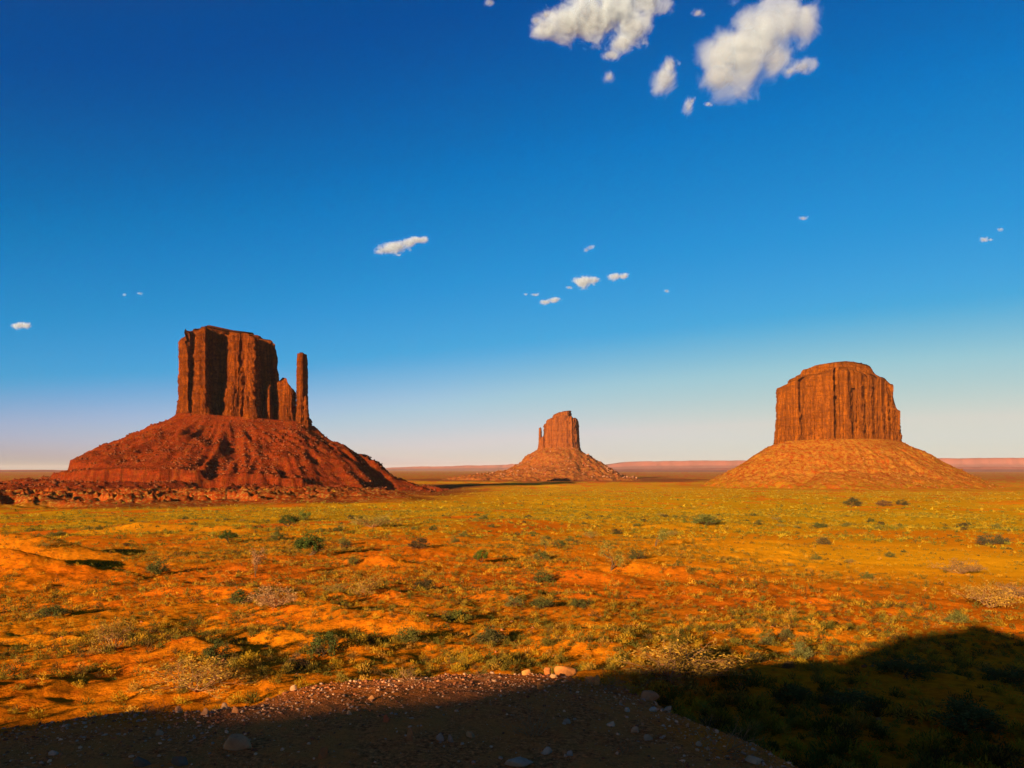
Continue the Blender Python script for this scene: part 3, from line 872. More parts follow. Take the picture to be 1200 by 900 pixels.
for i_ in big:
    k = rg.choice(12, p=np.array([.13, .13, .13, .09, .09, .09, .06, .06, .06, .06, .05, .05]))
    kname, T, cc = protos[k]
    z_ = float(height(x[i_], y[i_])) - 0.02
    s_ = float(sz[i_])
    shade_side = 'orange sand slope just below the overlook'
    lab = f'small rounded {kname} sagebrush tuft on the {shade_side}'
    if k not in first:
        o = mesh_obj('sagebrush_tuft', T, np.arange(len(T)).reshape(-1, 3), M_scrub, col=cc, loc=(x[i_], y[i_], z_))
        first[k] = o
    else:
        o = first[k].copy(); COL.objects.link(o); o.location = (x[i_], y[i_], z_)
    o.rotation_euler = (0, 0, float(rg.random() * 6.28)); o.scale = (s_ * float(0.8 + .5 * rg.random()), s_, s_ * float(0.8 + .4 * rg.random()))
    tag(o, lab, 'sagebrush', f'{kname} sagebrush tufts on the near slope')

V1 = build_tufts('a', x[~mask], y[~mask], sz[~mask], 90, None, 0.10, 211)
x2, y2 = wedge(95000, 58, 160, 221)
V2 = build_tufts('b', x2, y2, 0.24 + 0.62 * rng.random(len(x2)) ** 2.5, 30, None, 0.14, 222)
x3, y3 = wedge(95000, 155, 460, 231)
V3 = build_tufts('c', x3, y3, 0.5 + 1.0 * rng.random(len(x3)) ** 2, 18, None, 0.20, 232, hmul=.5, tones=TONES * np.array([1.05, 1.28, 1]))
x4, y4 = wedge(60000, 440, 1650, 241)
V4 = build_tufts('d', x4, y4, 1.3 + 2.0 * rng.random(len(x4)) ** 2, 14, None, 0.24, 242, hmul=.42, tones=TONES * np.array([1.1, 1.4, 1]))
x5, y5 = wedge(2600, 9, 27, 251)
q5 = np.degrees(np.arctan2(x5, y5)) > 9
q5 &= np.hypot(x5, y5) > lip(np.degrees(np.arctan2(x5, y5))) + 3
x5, y5 = x5[q5], y5[q5]
V5 = build_tufts('e', x5, y5, 0.3 + 0.6 * rng.random(len(x5)) ** 2, 160, None, 0.085, 252, tones=TONES * .7)
off = 0; VS, FS, CS = [], [], []
for V_, F_, C_ in (V1, V2, V3, V4, V5):
    VS.append(V_); FS.append(F_ + off); CS.append(C_); off += len(V_)
scrub = mesh_obj('desert_scrub', np.vstack(VS), np.vstack(FS), M_scrub, col=np.vstack(CS))
tag(scrub, 'low yellow green desert scrub covering the orange valley floor', 'scrub', kind='stuff')
del VS, FS, CS, V1, V2, V3, V4, V5


def tube(pts, rads, sides=4):
    pts = np.asarray(pts, float); n = len(pts)
    vs = []
    for i_ in range(n):
        d = pts[min(i_ + 1, n - 1)] - pts[max(i_ - 1, 0)]; d /= np.linalg.norm(d) + 1e-9
        a = np.cross(d, [0.3, 0.1, 1.0] if abs(d[2]) < .9 else [1, 0, 0]); a /= np.linalg.norm(a) + 1e-9; b_ = np.cross(d, a)
        for s_ in range(sides):
            t = 6.283 * s_ / sides; vs.append(pts[i_] + rads[i_] * (math.cos(t) * a + math.sin(t) * b_))
    fs = []
    for i_ in range(n - 1):
        for s_ in range(sides):
            s2 = (s_ + 1) % sides; fs.append((i_ * sides + s_, i_ * sides + s2, (i_ + 1) * sides + s2, (i_ + 1) * sides + s_))
    return np.array(vs), np.array(fs)


def branches(rg, n0, length, rad0, depth=2, spread=0.9, up=0.6, kids=3):
    """a bush skeleton in unit space; returns (verts, quads, tips)"""
    VV, FF, tips = [], [], []; off = [0]
    def grow(p, d, L, r_, lvl):
        k = 4; pts = [p]
        for _ in range(k):
            d = d + rg.normal(size=3) * 0.18; d /= np.linalg.norm(d)
            pts.append(pts[-1] + d * L / k)
        v, f = tube(pts, np.linspace(r_, r_ * 0.45, k + 1), 3 if lvl else 4)
        VV.append(v); FF.append(f + off[0]); off[0] += len(v)
        if lvl >= depth:
            tips.append(pts[-1]); tips.append(pts[-2]); return
        for _ in range(kids):
            q = pts[rg.integers(2, k + 1)]
            nd = d + rg.normal(size=3) * spread * 0.8; nd[2] = abs(nd[2]) * 0.8 + 0.1; nd /= np.linalg.norm(nd)
            grow(q, nd, L * (0.5 + 0.25 * rg.random()), r_ * 0.5, lvl + 1)
    for _ in range(n0):
        t = rg.random() * 6.283; d = np.array([math.cos(t) * spread, math.sin(t) * spread, up + 0.5 * rg.random()]); d /= np.linalg.norm(d)
        grow(np.array([0., 0., -0.03]), d, length * (0.75 + 0.4 * rg.random()), rad0, 0)
    return np.vstack(VV), np.vstack(FF), np.array(tips)


def leaves_at(rg, pts, per, spread, leaf):
    c = np.repeat(pts, per, 0) + rg.normal(size=(len(pts) * per, 3)) * spread
    n = len(c); d = rg.normal(size=(n, 3)); d /= np.linalg.norm(d, axis=1)[:, None]
    s_ = rg.normal(size=(n, 3)); s_ -= (s_ * d).sum(1)[:, None] * d; s_ /= np.linalg.norm(s_, axis=1)[:, None]
    L = leaf * (0.6 + 0.8 * rg.random(n))[:, None]
    T = np.stack([c - d * L * .6 - s_ * L * .35, c - d * L * .6 + s_ * L * .35, c + d * L * .8], 1).reshape(-1, 3)
    T[:, 2] = np.maximum(T[:, 2], 0.0)
    return T


def leaf_part(parent, T, c, rg, name='foliage'):
    n = len(T) // 3
    cc = np.array(c) * (0.6 + 0.8 * np.repeat(rg.random(n), 3))[:, None]
    return mesh_obj(name, T, np.arange(len(T)).reshape(-1, 3), M_leaf, parent, col=cc)


def make_plant(kind, loc, hgt, wid, seed, label, colour=None):
    """unit-height plant scaled to HGT metres tall and WID metres wide"""
    rg = np.random.default_rng(seed)
    if kind == 'juniper':
        e = empty('juniper_tree', loc)
        v, f, tips = branches(rg, 5, 0.55, 0.035, 2, 0.8, 0.7, 3)
        mesh_obj('trunk', v, f, M_wood, e)
        n = 34; t = rg.random(n) * 6.283; u = np.arccos(1 - 1.15 * rg.random(n)); r_ = 0.62 + 0.38 * rg.random(n)
        cl = np.stack([np.sin(u) * np.cos(t) * 0.5, np.sin(u) * np.sin(t) * 0.5, 0.48 + 0.45 * np.cos(u)], -1) * r_[:, None]
        leaf_part(e, leaves_at(rg, cl, 85, 0.060, 0.045), colour or (0.055, 0.070, 0.014), rg, 'crown')
        tag(e, label, 'juniper', 'junipers on the valley slope')
    elif kind == 'bush':
        e = empty('leafy_shrub', loc)
        v, f, tips = branches(rg, 9, 0.5, 0.02, 2, 1.0, 0.6, 3)
        mesh_obj('stems', v, f, M_wood, e)
        n = 30; t = rg.random(n) * 6.283; u = np.arccos(1 - rg.random(n)); r_ = 0.55 + 0.45 * rg.random(n)
        cl = np.stack([np.sin(u) * np.cos(t) * 0.5, np.sin(u) * np.sin(t) * 0.5, 0.12 + 0.82 * np.cos(u)], -1) * r_[:, None]
        leaf_part(e, leaves_at(rg, cl, 60, 0.075, 0.05), colour or (0.16, 0.13, 0.022), rg)
        tag(e, label, 'shrub', 'leafy shrubs on the valley slope')
    elif kind == 'wiry':
        e = empty('wiry_shrub', loc)
        v, f, tips = branches(rg, 12, 0.55, 0.014, 2, 0.9, 0.8, 4)
        mesh_obj('branches', v, f, M_drywood, e)
        leaf_part(e, leaves_at(rg, tips, 5, 0.05, 0.035), colour or (0.28, 0.15, 0.02), rg)
        tag(e, label, 'shrub', 'wiry shrubs on the valley slope')
    elif kind == 'tree':
        e = empty('desert_tree', loc)
        v, f, tips = branches(rg, 2, 0.62, 0.035, 3, 0.55, 1.3, 3)
        mesh_obj('trunk', v, f, M_wood, e)
        leaf_part(e, leaves_at(rg, tips, 9, 0.06, 0.04), colour or (0.20, 0.16, 0.03), rg, 'crown')
        tag(e, label, 'tree', 'small trees on the valley slope')
    elif kind == 'dead':
        e = empty('dead_brush', loc)
        v, f, tips = branches(rg, 14, 0.62, 0.011, 2, 1.1, 0.55, 3)
        mesh_obj('twigs', v, f, M_drywood, e)
        tag(e, label, 'dead brush', 'dry brush along the overlook lip')
    e.scale = (wid, wid, hgt)
    e.rotation_euler = (0, 0, float(rg.random() * 6.28))
    return e


# (kind, px, py of the foot, width px, height px, label, colour)
PL = [
    ('juniper', 362, 651, 32, 27, 'dark green twin-domed juniper, largest tree on the slope left of centre', None),
    ('juniper', 338, 617, 22, 15, 'rounded dark green juniper before the left butte, touching a brighter one', None),
    ('bush', 357, 610, 17, 14, 'bright olive rounded shrub behind and right of a darker juniper', (0.13, 0.13, 0.02)),
    ('juniper', 268, 636, 18, 16, 'dark compact juniper with a long thin shadow, below the left butte cone', None),
    ('bush', 326, 633, 18, 12, 'brownish olive shrub between two dark junipers on the left slope', (0.10, 0.09, 0.02)),
    ('bush', 184, 672, 26, 20, 'dark olive shrub alone on the left flat, wider than tall', (0.085, 0.08, 0.02)),
    ('tree', 299, 676, 22, 30, 'bare pinkish small tree with thin forked stems and almost no leaves', (0.30, 0.14, 0.06)),
    ('juniper', 564, 659, 17, 16, 'small rounded bright green juniper alone on orange sand near the centre', (0.085, 0.10, 0.014)),
    ('tree', 716, 669, 26, 28, 'lacy olive small tree left of a long black bank shadow', None),
    ('tree', 640, 644, 14, 14, 'thin grey green small tree in the middle of the flat', None),
    ('tree', 768, 640, 24, 20, 'pale olive small tree on the right of the central bank', None),
    ('bush', 745, 655, 20, 12, 'dark shrub rooted on the long shaded bank at the centre', (0.08, 0.07, 0.02)),
    ('bush', 492, 643, 26, 13, 'dark brown shrub on top of a smooth orange dune', (0.07, 0.045, 0.02)),
    ('wiry', 430, 697, 30, 24, 'spiky yellow shrub at the head of a dark gully', None),
    ('wiry', 436, 618, 36, 20, 'wide dusty brown shrub in the green belt before the left butte', (0.20, 0.15, 0.03)),
    ('bush', 286, 706, 34, 17, 'dark green low shrub beside a pale wiry one on the left slope', (0.085, 0.085, 0.02)),
    ('wiry', 322, 712, 40, 28, 'large pale pinkish wiry shrub on the left slope', (0.36, 0.18, 0.07)),
    ('bush', 60, 722, 30, 16, 'dark olive shrub at the far left edge of the slope', (0.085, 0.08, 0.02)),
    ('wiry', 132, 762, 36, 40, 'tall thin straw coloured shrub on the lower left slope', None),
    ('bush', 255, 772, 30, 24, 'dark shrub in a deep gully above the large pale brush', (0.06, 0.06, 0.015)),
    ('wiry', 232, 810, 74, 42, 'widest pale golden wiry shrub, standing just beyond the stony lip', (0.32, 0.165, 0.025)),
    ('bush', 378, 768, 34, 30, 'dark green shrub in the deep gully left of centre', (0.06, 0.065, 0.015)),
    ('bush', 348, 783, 30, 18, 'reddish brown shrub by the rubble of the overlook lip', (0.16, 0.08, 0.03)),
    ('bush', 533, 727, 36, 15, 'low broad green shrub on the middle of the slope', (0.12, 0.11, 0.02)),
    ('bush', 575, 754, 40, 22, 'dark brown green shrub on the lower middle slope', (0.08, 0.065, 0.02)),
    ('bush', 478, 752, 30, 20, 'olive shrub between two gullies on the lower slope', (0.12, 0.10, 0.02)),
    ('bush', 636, 712, 26, 14, 'dark low shrub with a black shadow patch below the central juniper', (0.09, 0.08, 0.02)),
    ('bush', 602, 711, 20, 14, 'grey low shrub left of a black shadow patch', (0.14, 0.12, 0.035)),
    ('wiry', 784, 796, 100, 46, 'very large golden dry shrub at the edge of the big shadow', (0.34, 0.17, 0.025)),
    ('bush', 678, 712, 20, 12, 'dark shrub on orange sand right of the middle', (0.09, 0.08, 0.02)),
    ('bush', 825, 615, 34, 13, 'wide grey green shrub in the far green belt', (0.13, 0.13, 0.03)),
    ('bush', 999, 593, 20, 12, 'dark shrub before the right butte, first from the left of three', (0.07, 0.055, 0.02)),
    ('bush', 1036, 593, 17, 8, 'reddish low shrub before the right butte, in the middle of three', (0.16, 0.07, 0.03)),
    ('bush', 1057, 592, 14, 8, 'dark small shrub before the right butte, last of three', (0.07, 0.055, 0.02)),
    ('bush', 1156, 639, 20, 14, 'dark grey shrub on the bare orange plain, left one of a touching pair', (0.075, 0.06, 0.03)),
    ('bush', 1173, 638, 18, 14, 'dark grey shrub on the bare orange plain, right one of a touching pair', (0.085, 0.07, 0.03)),
    ('wiry', 1126, 672, 34, 18, 'pinkish brown wiry shrub on the bare orange plain', (0.24, 0.13, 0.05)),
    ('wiry', 1160, 712, 50, 36, 'large pale golden wiry shrub at the right edge of the plain', (0.34, 0.17, 0.025)),
    ('wiry', 1192, 700, 26, 20, 'dusty brown wiry shrub beside the large golden one at the right edge', (0.20, 0.11, 0.05)),
    ('bush', 966, 638, 17, 9, 'small brown shrub on the upper right flat', (0.14, 0.09, 0.03)),
    ('bush', 939, 772, 26, 19, 'round grey green shrub just above the big shadow edge', (0.14, 0.12, 0.035)),
    ('bush', 924, 783, 14, 10, 'small brown shrub touching the big shadow edge', (0.12, 0.07, 0.03)),
    ('bush', 898, 755, 20, 14, 'grey olive shrub above and left of the round one by the shadow', (0.13, 0.11, 0.03)),
    ('bush', 920, 748, 18, 14, 'olive shrub with a dark side on the lower right slope', (0.11, 0.09, 0.025)),
    ('bush', 886, 776, 18, 14, 'dark shrub left of the small brown one by the shadow edge', (0.08, 0.06, 0.02)),
    ('bush', 816, 778, 34, 20, 'dark brown shrub right of the very large golden dry shrub', (0.08, 0.06, 0.02)),
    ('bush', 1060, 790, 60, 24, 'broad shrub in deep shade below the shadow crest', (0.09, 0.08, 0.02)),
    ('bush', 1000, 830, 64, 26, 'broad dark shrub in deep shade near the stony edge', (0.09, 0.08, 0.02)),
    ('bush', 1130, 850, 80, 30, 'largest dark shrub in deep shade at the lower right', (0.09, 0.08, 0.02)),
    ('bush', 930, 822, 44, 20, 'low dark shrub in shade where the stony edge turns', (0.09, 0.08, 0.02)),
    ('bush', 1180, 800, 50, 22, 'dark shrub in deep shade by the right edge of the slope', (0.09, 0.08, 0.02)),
    ('dead', 478, 800, 36, 26, 'pale dry brush on the lit lip left of centre', None),
    ('dead', 700, 806, 62, 26, 'spiky dry brush beside the lit flat stones', None),
    ('dead', 560, 797, 30, 14, 'small dry brush on the stony lip between the two larger ones', None),
    ('dead', 182, 823, 30, 22, 'dry brush at the left end of the rubble lip', None),
    ('dead', 625, 862, 40, 56, 'thin dry stalks standing in the shaded gravel', None),
    ('dead', 850, 880, 60, 60, 'tangled dry stalks on the shaded gravel at the right', None),
    ('dead', 735, 882, 22, 30, 'short dry stalks in the shaded gravel right of the thin ones', None),
]
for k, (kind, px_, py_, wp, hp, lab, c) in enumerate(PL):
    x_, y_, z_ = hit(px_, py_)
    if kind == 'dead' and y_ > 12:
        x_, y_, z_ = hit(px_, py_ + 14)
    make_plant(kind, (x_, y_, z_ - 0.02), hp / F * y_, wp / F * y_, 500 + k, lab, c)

# unnamed shrubs of the middle distance: copies of four sources
rgm = np.random.default_rng(99)
src = []
for k in range(4):
    c = [(0.085, 0.08, 0.02), (0.14, 0.115, 0.025), (0.07, 0.05, 0.02), (0.22, 0.16, 0.03)][k]
    src.append((make_plant('bush' if k != 3 else 'wiry', (0, 0, 0), 1, 1, 800 + k, 'x', c), ['dark green', 'olive', 'dark brown', 'yellowish wiry'][k]))
xs, ys = wedge(620, 48, 330, 301, 35)
used = set()
for k in range(min(150, len(xs))):
    q = int(rgm.choice(4, p=[.35, .3, .2, .15])); s_, nm = src[q]
    x_, y_ = float(xs[k]), float(ys[k]); z_ = float(height(x_, y_)) - 0.03
    wd = (0.7 + 1.2 * rgm.random() ** 1.5) * (1 + y_ / 500); hh = wd * (0.5 + 0.25 * rgm.random())
    if y_ < 45: wd *= .7; hh *= .7
    lab = f'{nm} waist high shrub among the smaller tufts of the valley slope'
    grp = f'{nm} shrubs scattered over the valley slope'
    if q not in used:
        s_.location = (x_, y_, z_); s_.scale = (wd, wd, hh); s_['label'] = lab; s_['group'] = grp; used.add(q)
    else:
        dup(s_, (x_, y_, z_), float(rgm.random() * 6.28), (wd, wd, hh), lab, grp)

# ------------------------------------------------------------------ stones of the overlook
rgs = np.random.default_rng(55)
n = 15000
b = np.radians(rgs.random(n) * 78 - 38); Lr = lip(np.degrees(b))
r_ = np.where(rgs.random(n) < 0.55, Lr + 0.5 - 2.2 * rgs.random(n) ** 1.6, 3.4 + (Lr - 3.0) * rgs.random(n) ** .8)
x, y = r_ * np.sin(b), r_ * np.cos(b)
s_ = 0.0045 + 0.022 * rgs.random(n) ** 6 + 0.006 * sst(-1.6, 0, r_ - Lr) * rgs.random(n)
z = height(x, y) + s_ * 0.15
base = np.array([(0.62, 0.22, 0.08), (0.44, 0.13, 0.045), (0.74, 0.36, 0.17), (0.28, 0.08, 0.03), (0.52, 0.28, 0.16)])
cc = base[rgs.integers(0, 5, n)] * (0.7 + 0.5 * rgs.random(n))[:, None]
gr = scatter_rocks('gravel', np.stack([x, y, z], -1), s_, M_stone, None, cc, sub=1)
tag(gr, 'loose brown and pinkish gravel on the shaded overlook', 'gravel', kind='stuff')

ST = [  # px, py, width px, height px, tone, label
    (272, 880, 40, 22, (0.42, 0.24, 0.14), 'largest pale tan stone in the shaded gravel, lower left'),
    (378, 888, 16, 20, (0.40, 0.13, 0.05), 'upright reddish stone in the shaded gravel right of the largest tan stone'),
    (662, 784, 34, 15, (0.62, 0.25, 0.08), 'longest orange lit block on the lip'),
    (642, 784, 14, 12, (0.55, 0.20, 0.06), 'squat orange lit block at the left end of the block row'),
    (692, 784, 22, 13, (0.60, 0.24, 0.08), 'orange lit block at the right end of the block row'),
    (700, 789, 9, 20, (0.58, 0.26, 0.10), 'narrow upright orange stone at the right end of the block row'),
    (617, 790, 16, 8, (0.60, 0.28, 0.10), 'low orange lit stone left of the block row'),
    (648, 794, 14, 7, (0.66, 0.40, 0.22), 'small cream lit stone under the block row'),
    (632, 808, 9, 12, (0.60, 0.24, 0.08), 'small upright orange stone alone at the edge of shade'),
    (760, 806, 34, 9, (0.36, 0.18, 0.10), 'long flat slab in shade right of the dry brush'),
    (783, 813, 12, 8, (0.42, 0.30, 0.24), 'grey stone at the end of the long flat slab'),
    (435, 820, 9, 7, (0.58, 0.28, 0.12), 'round orange stone on the gravel left of centre'),
    (240, 838, 14, 9, (0.56, 0.28, 0.16), 'pink lit stone of a touching pair in the rubble'),
    (275, 836, 15, 12, (0.58, 0.24, 0.10), 'orange lit stone, right one of the larger rubble stones'),
    (208, 826, 12, 7, (0.55, 0.26, 0.14), 'flat pink stone at the left end of the rubble'),
    (262, 820, 14, 7, (0.50, 0.30, 0.20), 'flat pale stone at the top of the rubble'),
    (480, 868, 11, 17, (0.34, 0.16, 0.08), 'brown upright stone left of the grey pair in shade'),
    (515, 868, 12, 9, (0.30, 0.24, 0.22), 'grey stone of the cluster in shade left of centre'),
    (528, 870, 13, 9, (0.28, 0.20, 0.17), 'dark grey flat stone touching the grey one in shade'),
    (551, 864, 12, 9, (0.44, 0.26, 0.15), 'tan stone right of the grey cluster in shade'),
    (717, 851, 14, 7, (0.48, 0.34, 0.26), 'pale oval stone on the shaded gravel right of centre'),
    (735, 834, 9, 7, (0.34, 0.28, 0.25), 'small grey stone up the gravel from the pale oval one'),
    (765, 834, 13, 8, (0.38, 0.34, 0.32), 'light grey stone on the shaded gravel below the slab'),
    (745, 859, 12, 8, (0.50, 0.32, 0.22), 'tan stone below and right of the pale oval one'),
    (665, 848, 12, 6, (0.40, 0.30, 0.25), 'flat grey tan stone left of the pale oval one'),
    (760, 868, 12, 8, (0.36, 0.26, 0.20), 'brown grey stone lower in the right gravel'),
    (640, 884, 16, 10, (0.32, 0.27, 0.25), 'dark grey stone by the short dry stalks'),
    (610, 898, 46, 10, (0.36, 0.28, 0.24), 'broad flat grey slab at the very bottom of the gravel'),
    (668, 886, 14, 6, (0.34, 0.28, 0.26), 'flat grey stone right of the short dry stalks'),
    (820, 875, 12, 7, (0.40, 0.30, 0.24), 'small tan stone on the right gravel by the tangled stalks'),
    (885, 895, 26, 12, (0.40, 0.28, 0.20), 'long tan stone at the lower right end of the gravel'),
    (210, 898, 26, 14, (0.14, 0.11, 0.10), 'dark rounded stone at the bottom left, right one of two'),
    (165, 899, 24, 14, (0.13, 0.10, 0.09), 'dark rounded stone at the bottom left, left one of two'),
    (60, 885, 14, 6, (0.36, 0.28, 0.24), 'flat grey stone in the left gravel'),
    (185, 862, 12, 6, (0.34, 0.24, 0.18), 'flat brown stone in the left gravel'),
    (408, 838, 8, 6, (0.46, 0.30, 0.20), 'small tan stone above the upright brown one'),
    (452, 846, 14, 12, (0.34, 0.10, 0.05), 'dark red lump of earth on the shaded gravel'),
    (345, 808, 12, 7, (0.50, 0.30, 0.20), 'pale pink stone in the lit gravel under the left gully'),
]
for k, (px_, py_, wp, hp, c, lab) in enumerate(ST):
    kx, kz = ray_y(px_, py_)
    x_, y_, z_ = hit(px_, py_)
    if y_ > 11:
        for d_ in range(1, 40):
            x_, y_, z_ = hit(px_, py_ + d_)
            if y_ < 11: break
    v, f = rock_shape(1200 + k, 3, 1.0, 0.25)
    v[:, 2] = np.where(v[:, 2] < 0, v[:, 2] * .5, v[:, 2])
    v = v + 0.02 * np.stack([f3(v[:, 0] * 2.5 + k, v[:, 1] * 2.5, v[:, 2] * 2.5, 3)] * 3, -1)
    sx = wp / F * y_ * 0.5; szz = hp / F * y_ * 0.95
    v = v * np.array([sx * 0.9, sx * 0.75, szz])
    c3 = np.tile(np.array(c) * np.array([1.2, .95, .62]), (len(v), 1))
    o = mesh_obj('stone', v, f, M_stone, col=c3, loc=(x_, y_ + sx * .3, z_ + szz * 0.05))
    o.rotation_euler = (rgs.normal() * .08, rgs.normal() * .08, rgs.normal() * .25)
    tag(o, lab, 'stone', 'stones of the overlook')

# loose rocks lying on the sand slope, too small to tell apart
xx, yy = wedge(9000, 20, 110, 401)
s_ = 0.025 + 0.13 * rng.random(len(xx)) ** 5
cc = np.array([(0.30, 0.09, 0.03)]) * (0.6 + 0.8 * rng.random(len(xx)))[:, None]
sl = scatter_rocks('slope_gravel', np.stack([xx, yy, height(xx, yy)], -1), s_, M_stone, None, cc, sub=1)
tag(sl, 'small red brown rubble strewn over the sand slope', 'rubble', kind='stuff')


# ------------------------------------------------------------------ clouds
def cloud_core():
    """thick middle of a cloud: hazy surface that fades out where it turns away"""
    m, nt, n, l = newmat('cloud_core'); b = NB(nt)
    d = n.new('ShaderNodeBsdfDiffuse'); d.inputs[0].default_value = (0.26, 0.28, 0.33, 1)
    tr = n.new('ShaderNodeBsdfTransparent'); x = n.new('ShaderNodeMixShader')
    lw = n.new('ShaderNodeLayerWeight'); lw.inputs[0].default_value = 0.5
    f = b.ramp(b.math('SUBTRACT', 1.0, lw.outputs['Facing']), [(0.25, 0.0), (1.0, 0.22)])
    l.new(f, x.inputs[0]); l.new(tr.outputs[0], x.inputs[1]); l.new(d.outputs[0], x.inputs[2])
    o = n.new('ShaderNodeOutputMaterial'); l.new(x.outputs[0], o.inputs[0])
    return m


def cloud_vapour(cent, seed, dens, wisp):
    """vapour that thins out towards the rim of its lobes, broken by noise"""
    m, nt, n, l = newmat('cloud_vapour'); b = NB(nt)
    P = b.obj()
    f = None
    for (c, r_) in cent:
        mp = n.new('ShaderNodeMapping'); l.new(P, mp.inputs['Vector'])
        mp.inputs['Location'].default_value = [-c[k] / r_[k] for k in range(3)]
        mp.inputs['Scale'].default_value = [1 / r_[k] for k in range(3)]
        vm = n.new('ShaderNodeVectorMath'); vm.operation = 'LENGTH'; l.new(mp.outputs[0], vm.inputs[0])
        v = b.math('SUBTRACT', 1.0, vm.outputs['Value'])
        if f is None: f = v
        else:
            sm = n.new('ShaderNodeMath'); sm.operation = 'SMOOTH_MAX'; l.new(f, sm.inputs[0]); l.new(v, sm.inputs[1]); sm.inputs[2].default_value = 0.25
            f = sm.outputs[0]
    mn = min(min(r_[0], r_[2]) for _, r_ in cent)
    sc = 0.55 / mn
    of = n.new('ShaderNodeMapping'); l.new(P, of.inputs['Vector']); of.inputs['Location'].default_value = (seed * 3.1, seed * 1.7, 0)
    nz_ = b.noise(of.outputs[0], sc, 7, 0.66, 0.5)
    f = b.math('ADD', f, b.math('MULTIPLY', b.math('SUBTRACT', nz_, 0.5), 2.6 if not wisp else 2.0))
    f = b.math('SUBTRACT', f, 0.20 if not wisp else 0.34)
    f = b.ramp(b.math('MULTIPLY', f, 1.15), [(0.0, 0), (1.0, 1)])
    f = b.math('MULTIPLY', f, dens)
    pv = n.new('ShaderNodeVolumePrincipled'); pv.inputs['Color'].default_value = (0.76, 0.87, 1.0, 1)
    pv.inputs['Anisotropy'].default_value = 0.1
    l.new(f, pv.inputs['Density'])
    o = n.new('ShaderNodeOutputMaterial'); l.new(pv.outputs[0], o.inputs['Volume'])
    m.cycles.volume_step_rate = 0.5
    return m


M_core = cloud_core()


def merged_mesh(name, balls, vox, sub=3):
    v0, f0 = ico(sub)
    vs = [v0 * np.array(r_) + np.array(c) for c, r_ in balls]
    fs = [f0 + k * len(v0) for k in range(len(balls))]
    tmp = mesh_obj('tmp', np.vstack(vs), np.vstack(fs), M_core)
    md = tmp.modifiers.new('r', 'REMESH'); md.mode = 'VOXEL'; md.voxel_size = vox
    me = bpy.data.meshes.new_from_object(tmp.evaluated_get(bpy.context.evaluated_depsgraph_get()))
    bpy.data.objects.remove(tmp)
    me.name = name
    return me


def cloud(blobs, label, alt=2600.0, wisp=False, seed=1):
    if wisp: alt = 2000.0 if blobs[0][1] < 200 else 2300.0
    if 'upright' in label: alt = 1900.0
    """blobs: (px, py, rx px, ry px): lobes of vapour round a denser core"""
    cx = sum(b_[0] for b_ in blobs) / len(blobs); cy = sum(b_[1] for b_ in blobs) / len(blobs)
    Yd = alt / ((HY - cy) / F)
    c0 = Vector(P3(cx, cy, Yd)); U_ = Yd / F
    balls = []
    for (a, b_, rx, ry) in blobs:
        dp = 0.8 * min(rx, ry) + 0.3 * rx
        balls.append((((a - cx) * U_, 0.0, -(b_ - cy) * U_), (rx * U_, dp * U_, ry * U_)))
    mn = min(min(r_[0], r_[2]) for _, r_ in balls)
    e = empty('cloud', c0)
    hull_ = [(c, [q * 1.85 for q in r_]) for c, r_ in balls]
    field = [(c, [q * 1.50 for q in r_]) for c, r_ in balls]
    core = [(c, [q * (0.80 if not wisp else 0.5) for q in r_]) for c, r_ in balls]
    me = merged_mesh('vapour', hull_, mn * 0.35)
    size = max(max(b_[0] + b_[2] for b_ in blobs) - min(b_[0] - b_[2] for b_ in blobs), 1) * U_
    me.materials.clear(); me.materials.append(cloud_vapour(field, seed, (1.1 if not wisp else 0.7) / (mn), wisp))
    v = bpy.data.objects.new('vapour', me); COL.objects.link(v); v.parent = e
    me2 = merged_mesh('dense_core', core, mn * 0.12)
    n = len(me2.vertices); co = np.empty(n * 3, np.float32); me2.vertices.foreach_get('co', co); co = co.reshape(-1, 3)
    q = co / mn
    co += np.stack([f3(q[:, 0] * 1.5 + k, q[:, 1] * 1.5, q[:, 2] * 1.5, 3) for k in (1, 40, 80)], -1) * mn * .2
    me2.vertices.foreach_set('co', co.ravel()); me2.polygons.foreach_set('use_smooth', np.ones(len(me2.polygons), bool)); me2.update()
    k_ = bpy.data.objects.new('dense_core', me2); COL.objects.link(k_); k_.parent = e
    tag(e, label, 'cloud', 'clouds in the blue sky')
    return e


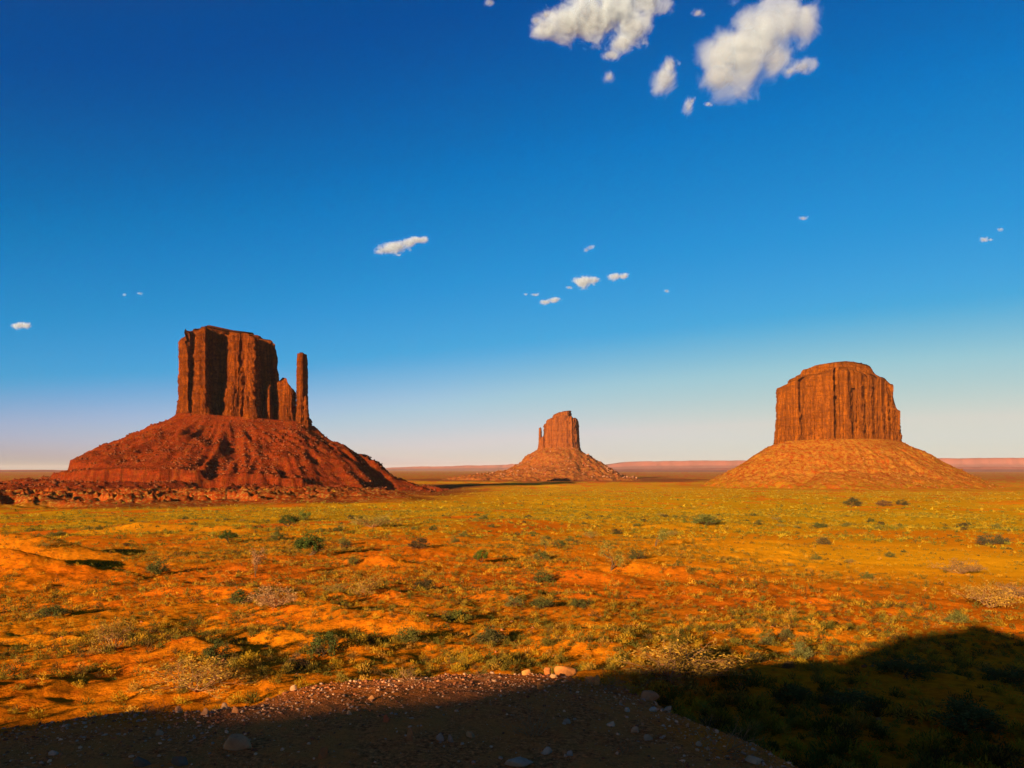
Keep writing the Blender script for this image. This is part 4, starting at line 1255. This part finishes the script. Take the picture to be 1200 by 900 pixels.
CL = [
    ([(642, 33, 17, 10), (665, 27, 24, 16), (692, 20, 30, 20), (722, 10, 34, 18), (752, 2, 26, 12), (742, 34, 17, 13), (728, 52, 13, 9), (717, 64, 9, 6)], 'long ragged white cloud at the top edge with a tail curling down', 0),
    ([(640, 18, 7, 5), (628, 24, 6, 4)], 'tiny puff beside the left end of the long top cloud', 1),
    ([(714, 90, 9, 7)], 'faint small puff under the tail of the long top cloud', 1),
    ([(574, 3, 8, 5)], 'faint wisp at the top edge, leftmost of the high clouds', 1),
    ([(842, 92, 22, 16), (848, 66, 24, 28), (872, 60, 30, 34), (892, 40, 34, 32), (908, 70, 16, 18), (918, 22, 30, 20), (940, 20, 15, 14)], 'largest cloud, thick white slanting mass with a grey lower side', 0),
    ([(940, 78, 16, 9), (925, 84, 8, 6)], 'thin wisp trailing off the right of the largest cloud', 1),
    ([(780, 92, 12, 14), (785, 78, 9, 9)], 'upright white puff between the two big clouds', 0),
    ([(807, 124, 7, 11), (811, 118, 5, 6)], 'small puff just under the left foot of the largest cloud', 1),
    ([(830, 122, 6, 4)], 'tiniest wisp touching the underside of the largest cloud', 1),
    ([(818, 15, 9, 6)], 'faint puff at the top between the two big clouds', 1),
    ([(452, 293, 10, 4.5), (464, 289, 13, 5.5), (478, 285, 10, 4), (490, 281, 11, 3.5)], 'flat white cloud streak above and right of the left butte', 0),
    ([(467, 299, 4, 1.6)], 'tiny streak under the flat white cloud', 1),
    ([(683, 330, 9, 6), (690, 329, 8, 4), (697, 329, 6, 2.5)], 'puffy small cloud above the far middle butte, biggest of its cluster', 0),
    ([(667, 337, 5, 2.5)], 'tiny cloud touching the lower left of the puffy one over the middle butte', 1),
    ([(721, 324, 7, 3.6), (730, 324, 7, 2.6)], 'small flat cloud to the right of the puffy one', 0),
    ([(687, 293, 4, 3), (692, 290, 5, 2.6)], 'small slanted cloud alone above the cluster', 1),
    ([(640, 354, 6, 2.4), (649, 352, 7, 2.6)], 'low slanted streak, lowest cloud of the cluster', 0),
    ([(627, 345.5, 6, 2)], 'thin streak up and left of the lowest cloud', 1),
    ([(616, 345, 3, 1.8)], 'dot of cloud at the left end of the cluster', 1),
    ([(781, 341, 4, 2.6)], 'single small dot of cloud right of the cluster', 1),
    ([(941, 256, 6, 3)], 'lone small streak high over the right butte', 1),
    ([(1153, 281, 5, 3), (1160, 281, 4, 1.4)], 'small streak near the right edge, lower one of two', 1),
    ([(1172, 269, 5, 2)], 'small streak near the right edge, upper one of two', 1),
    ([(24, 381.5, 8, 3.4), (31, 382, 6, 2.6)], 'lone pale oval cloud low at the left edge', 0),
    ([(146, 345.5, 3, 2.2)], 'speck of cloud over the left butte, left one of two', 1),
    ([(164, 344, 4, 1.8)], 'speck of cloud over the left butte, right one of two', 1),
]
for k, (bl, lab, ws) in enumerate(CL):
    cloud(bl, lab, wisp=bool(ws), seed=k + 3)

# ------------------------------------------------------------------ haze
m, nt, n, l = newmat('haze_air')
pv = n.new('ShaderNodeVolumePrincipled'); pv.inputs['Color'].default_value = (0.93, 0.90, 0.92, 1); pv.inputs['Density'].default_value = 0.75e-5
pv.inputs['Anisotropy'].default_value = 0.0
oo = n.new('ShaderNodeOutputMaterial'); l.new(pv.outputs[0], oo.inputs['Volume'])
bm = bmesh.new(); bmesh.ops.create_cube(bm, size=1.0)
me = bpy.data.meshes.new('haze'); bm.to_mesh(me); bm.free(); me.materials.append(m)
hz = bpy.data.objects.new('haze', me); COL.objects.link(hz)
HT = 334.0; HB = -12.0
hz.scale = (124000, 124000, HT - HB); hz.location = (0, 0, (HT + HB) / 2)
tag(hz, 'thin pale air paling the far tablelands', 'haze', kind='stuff')
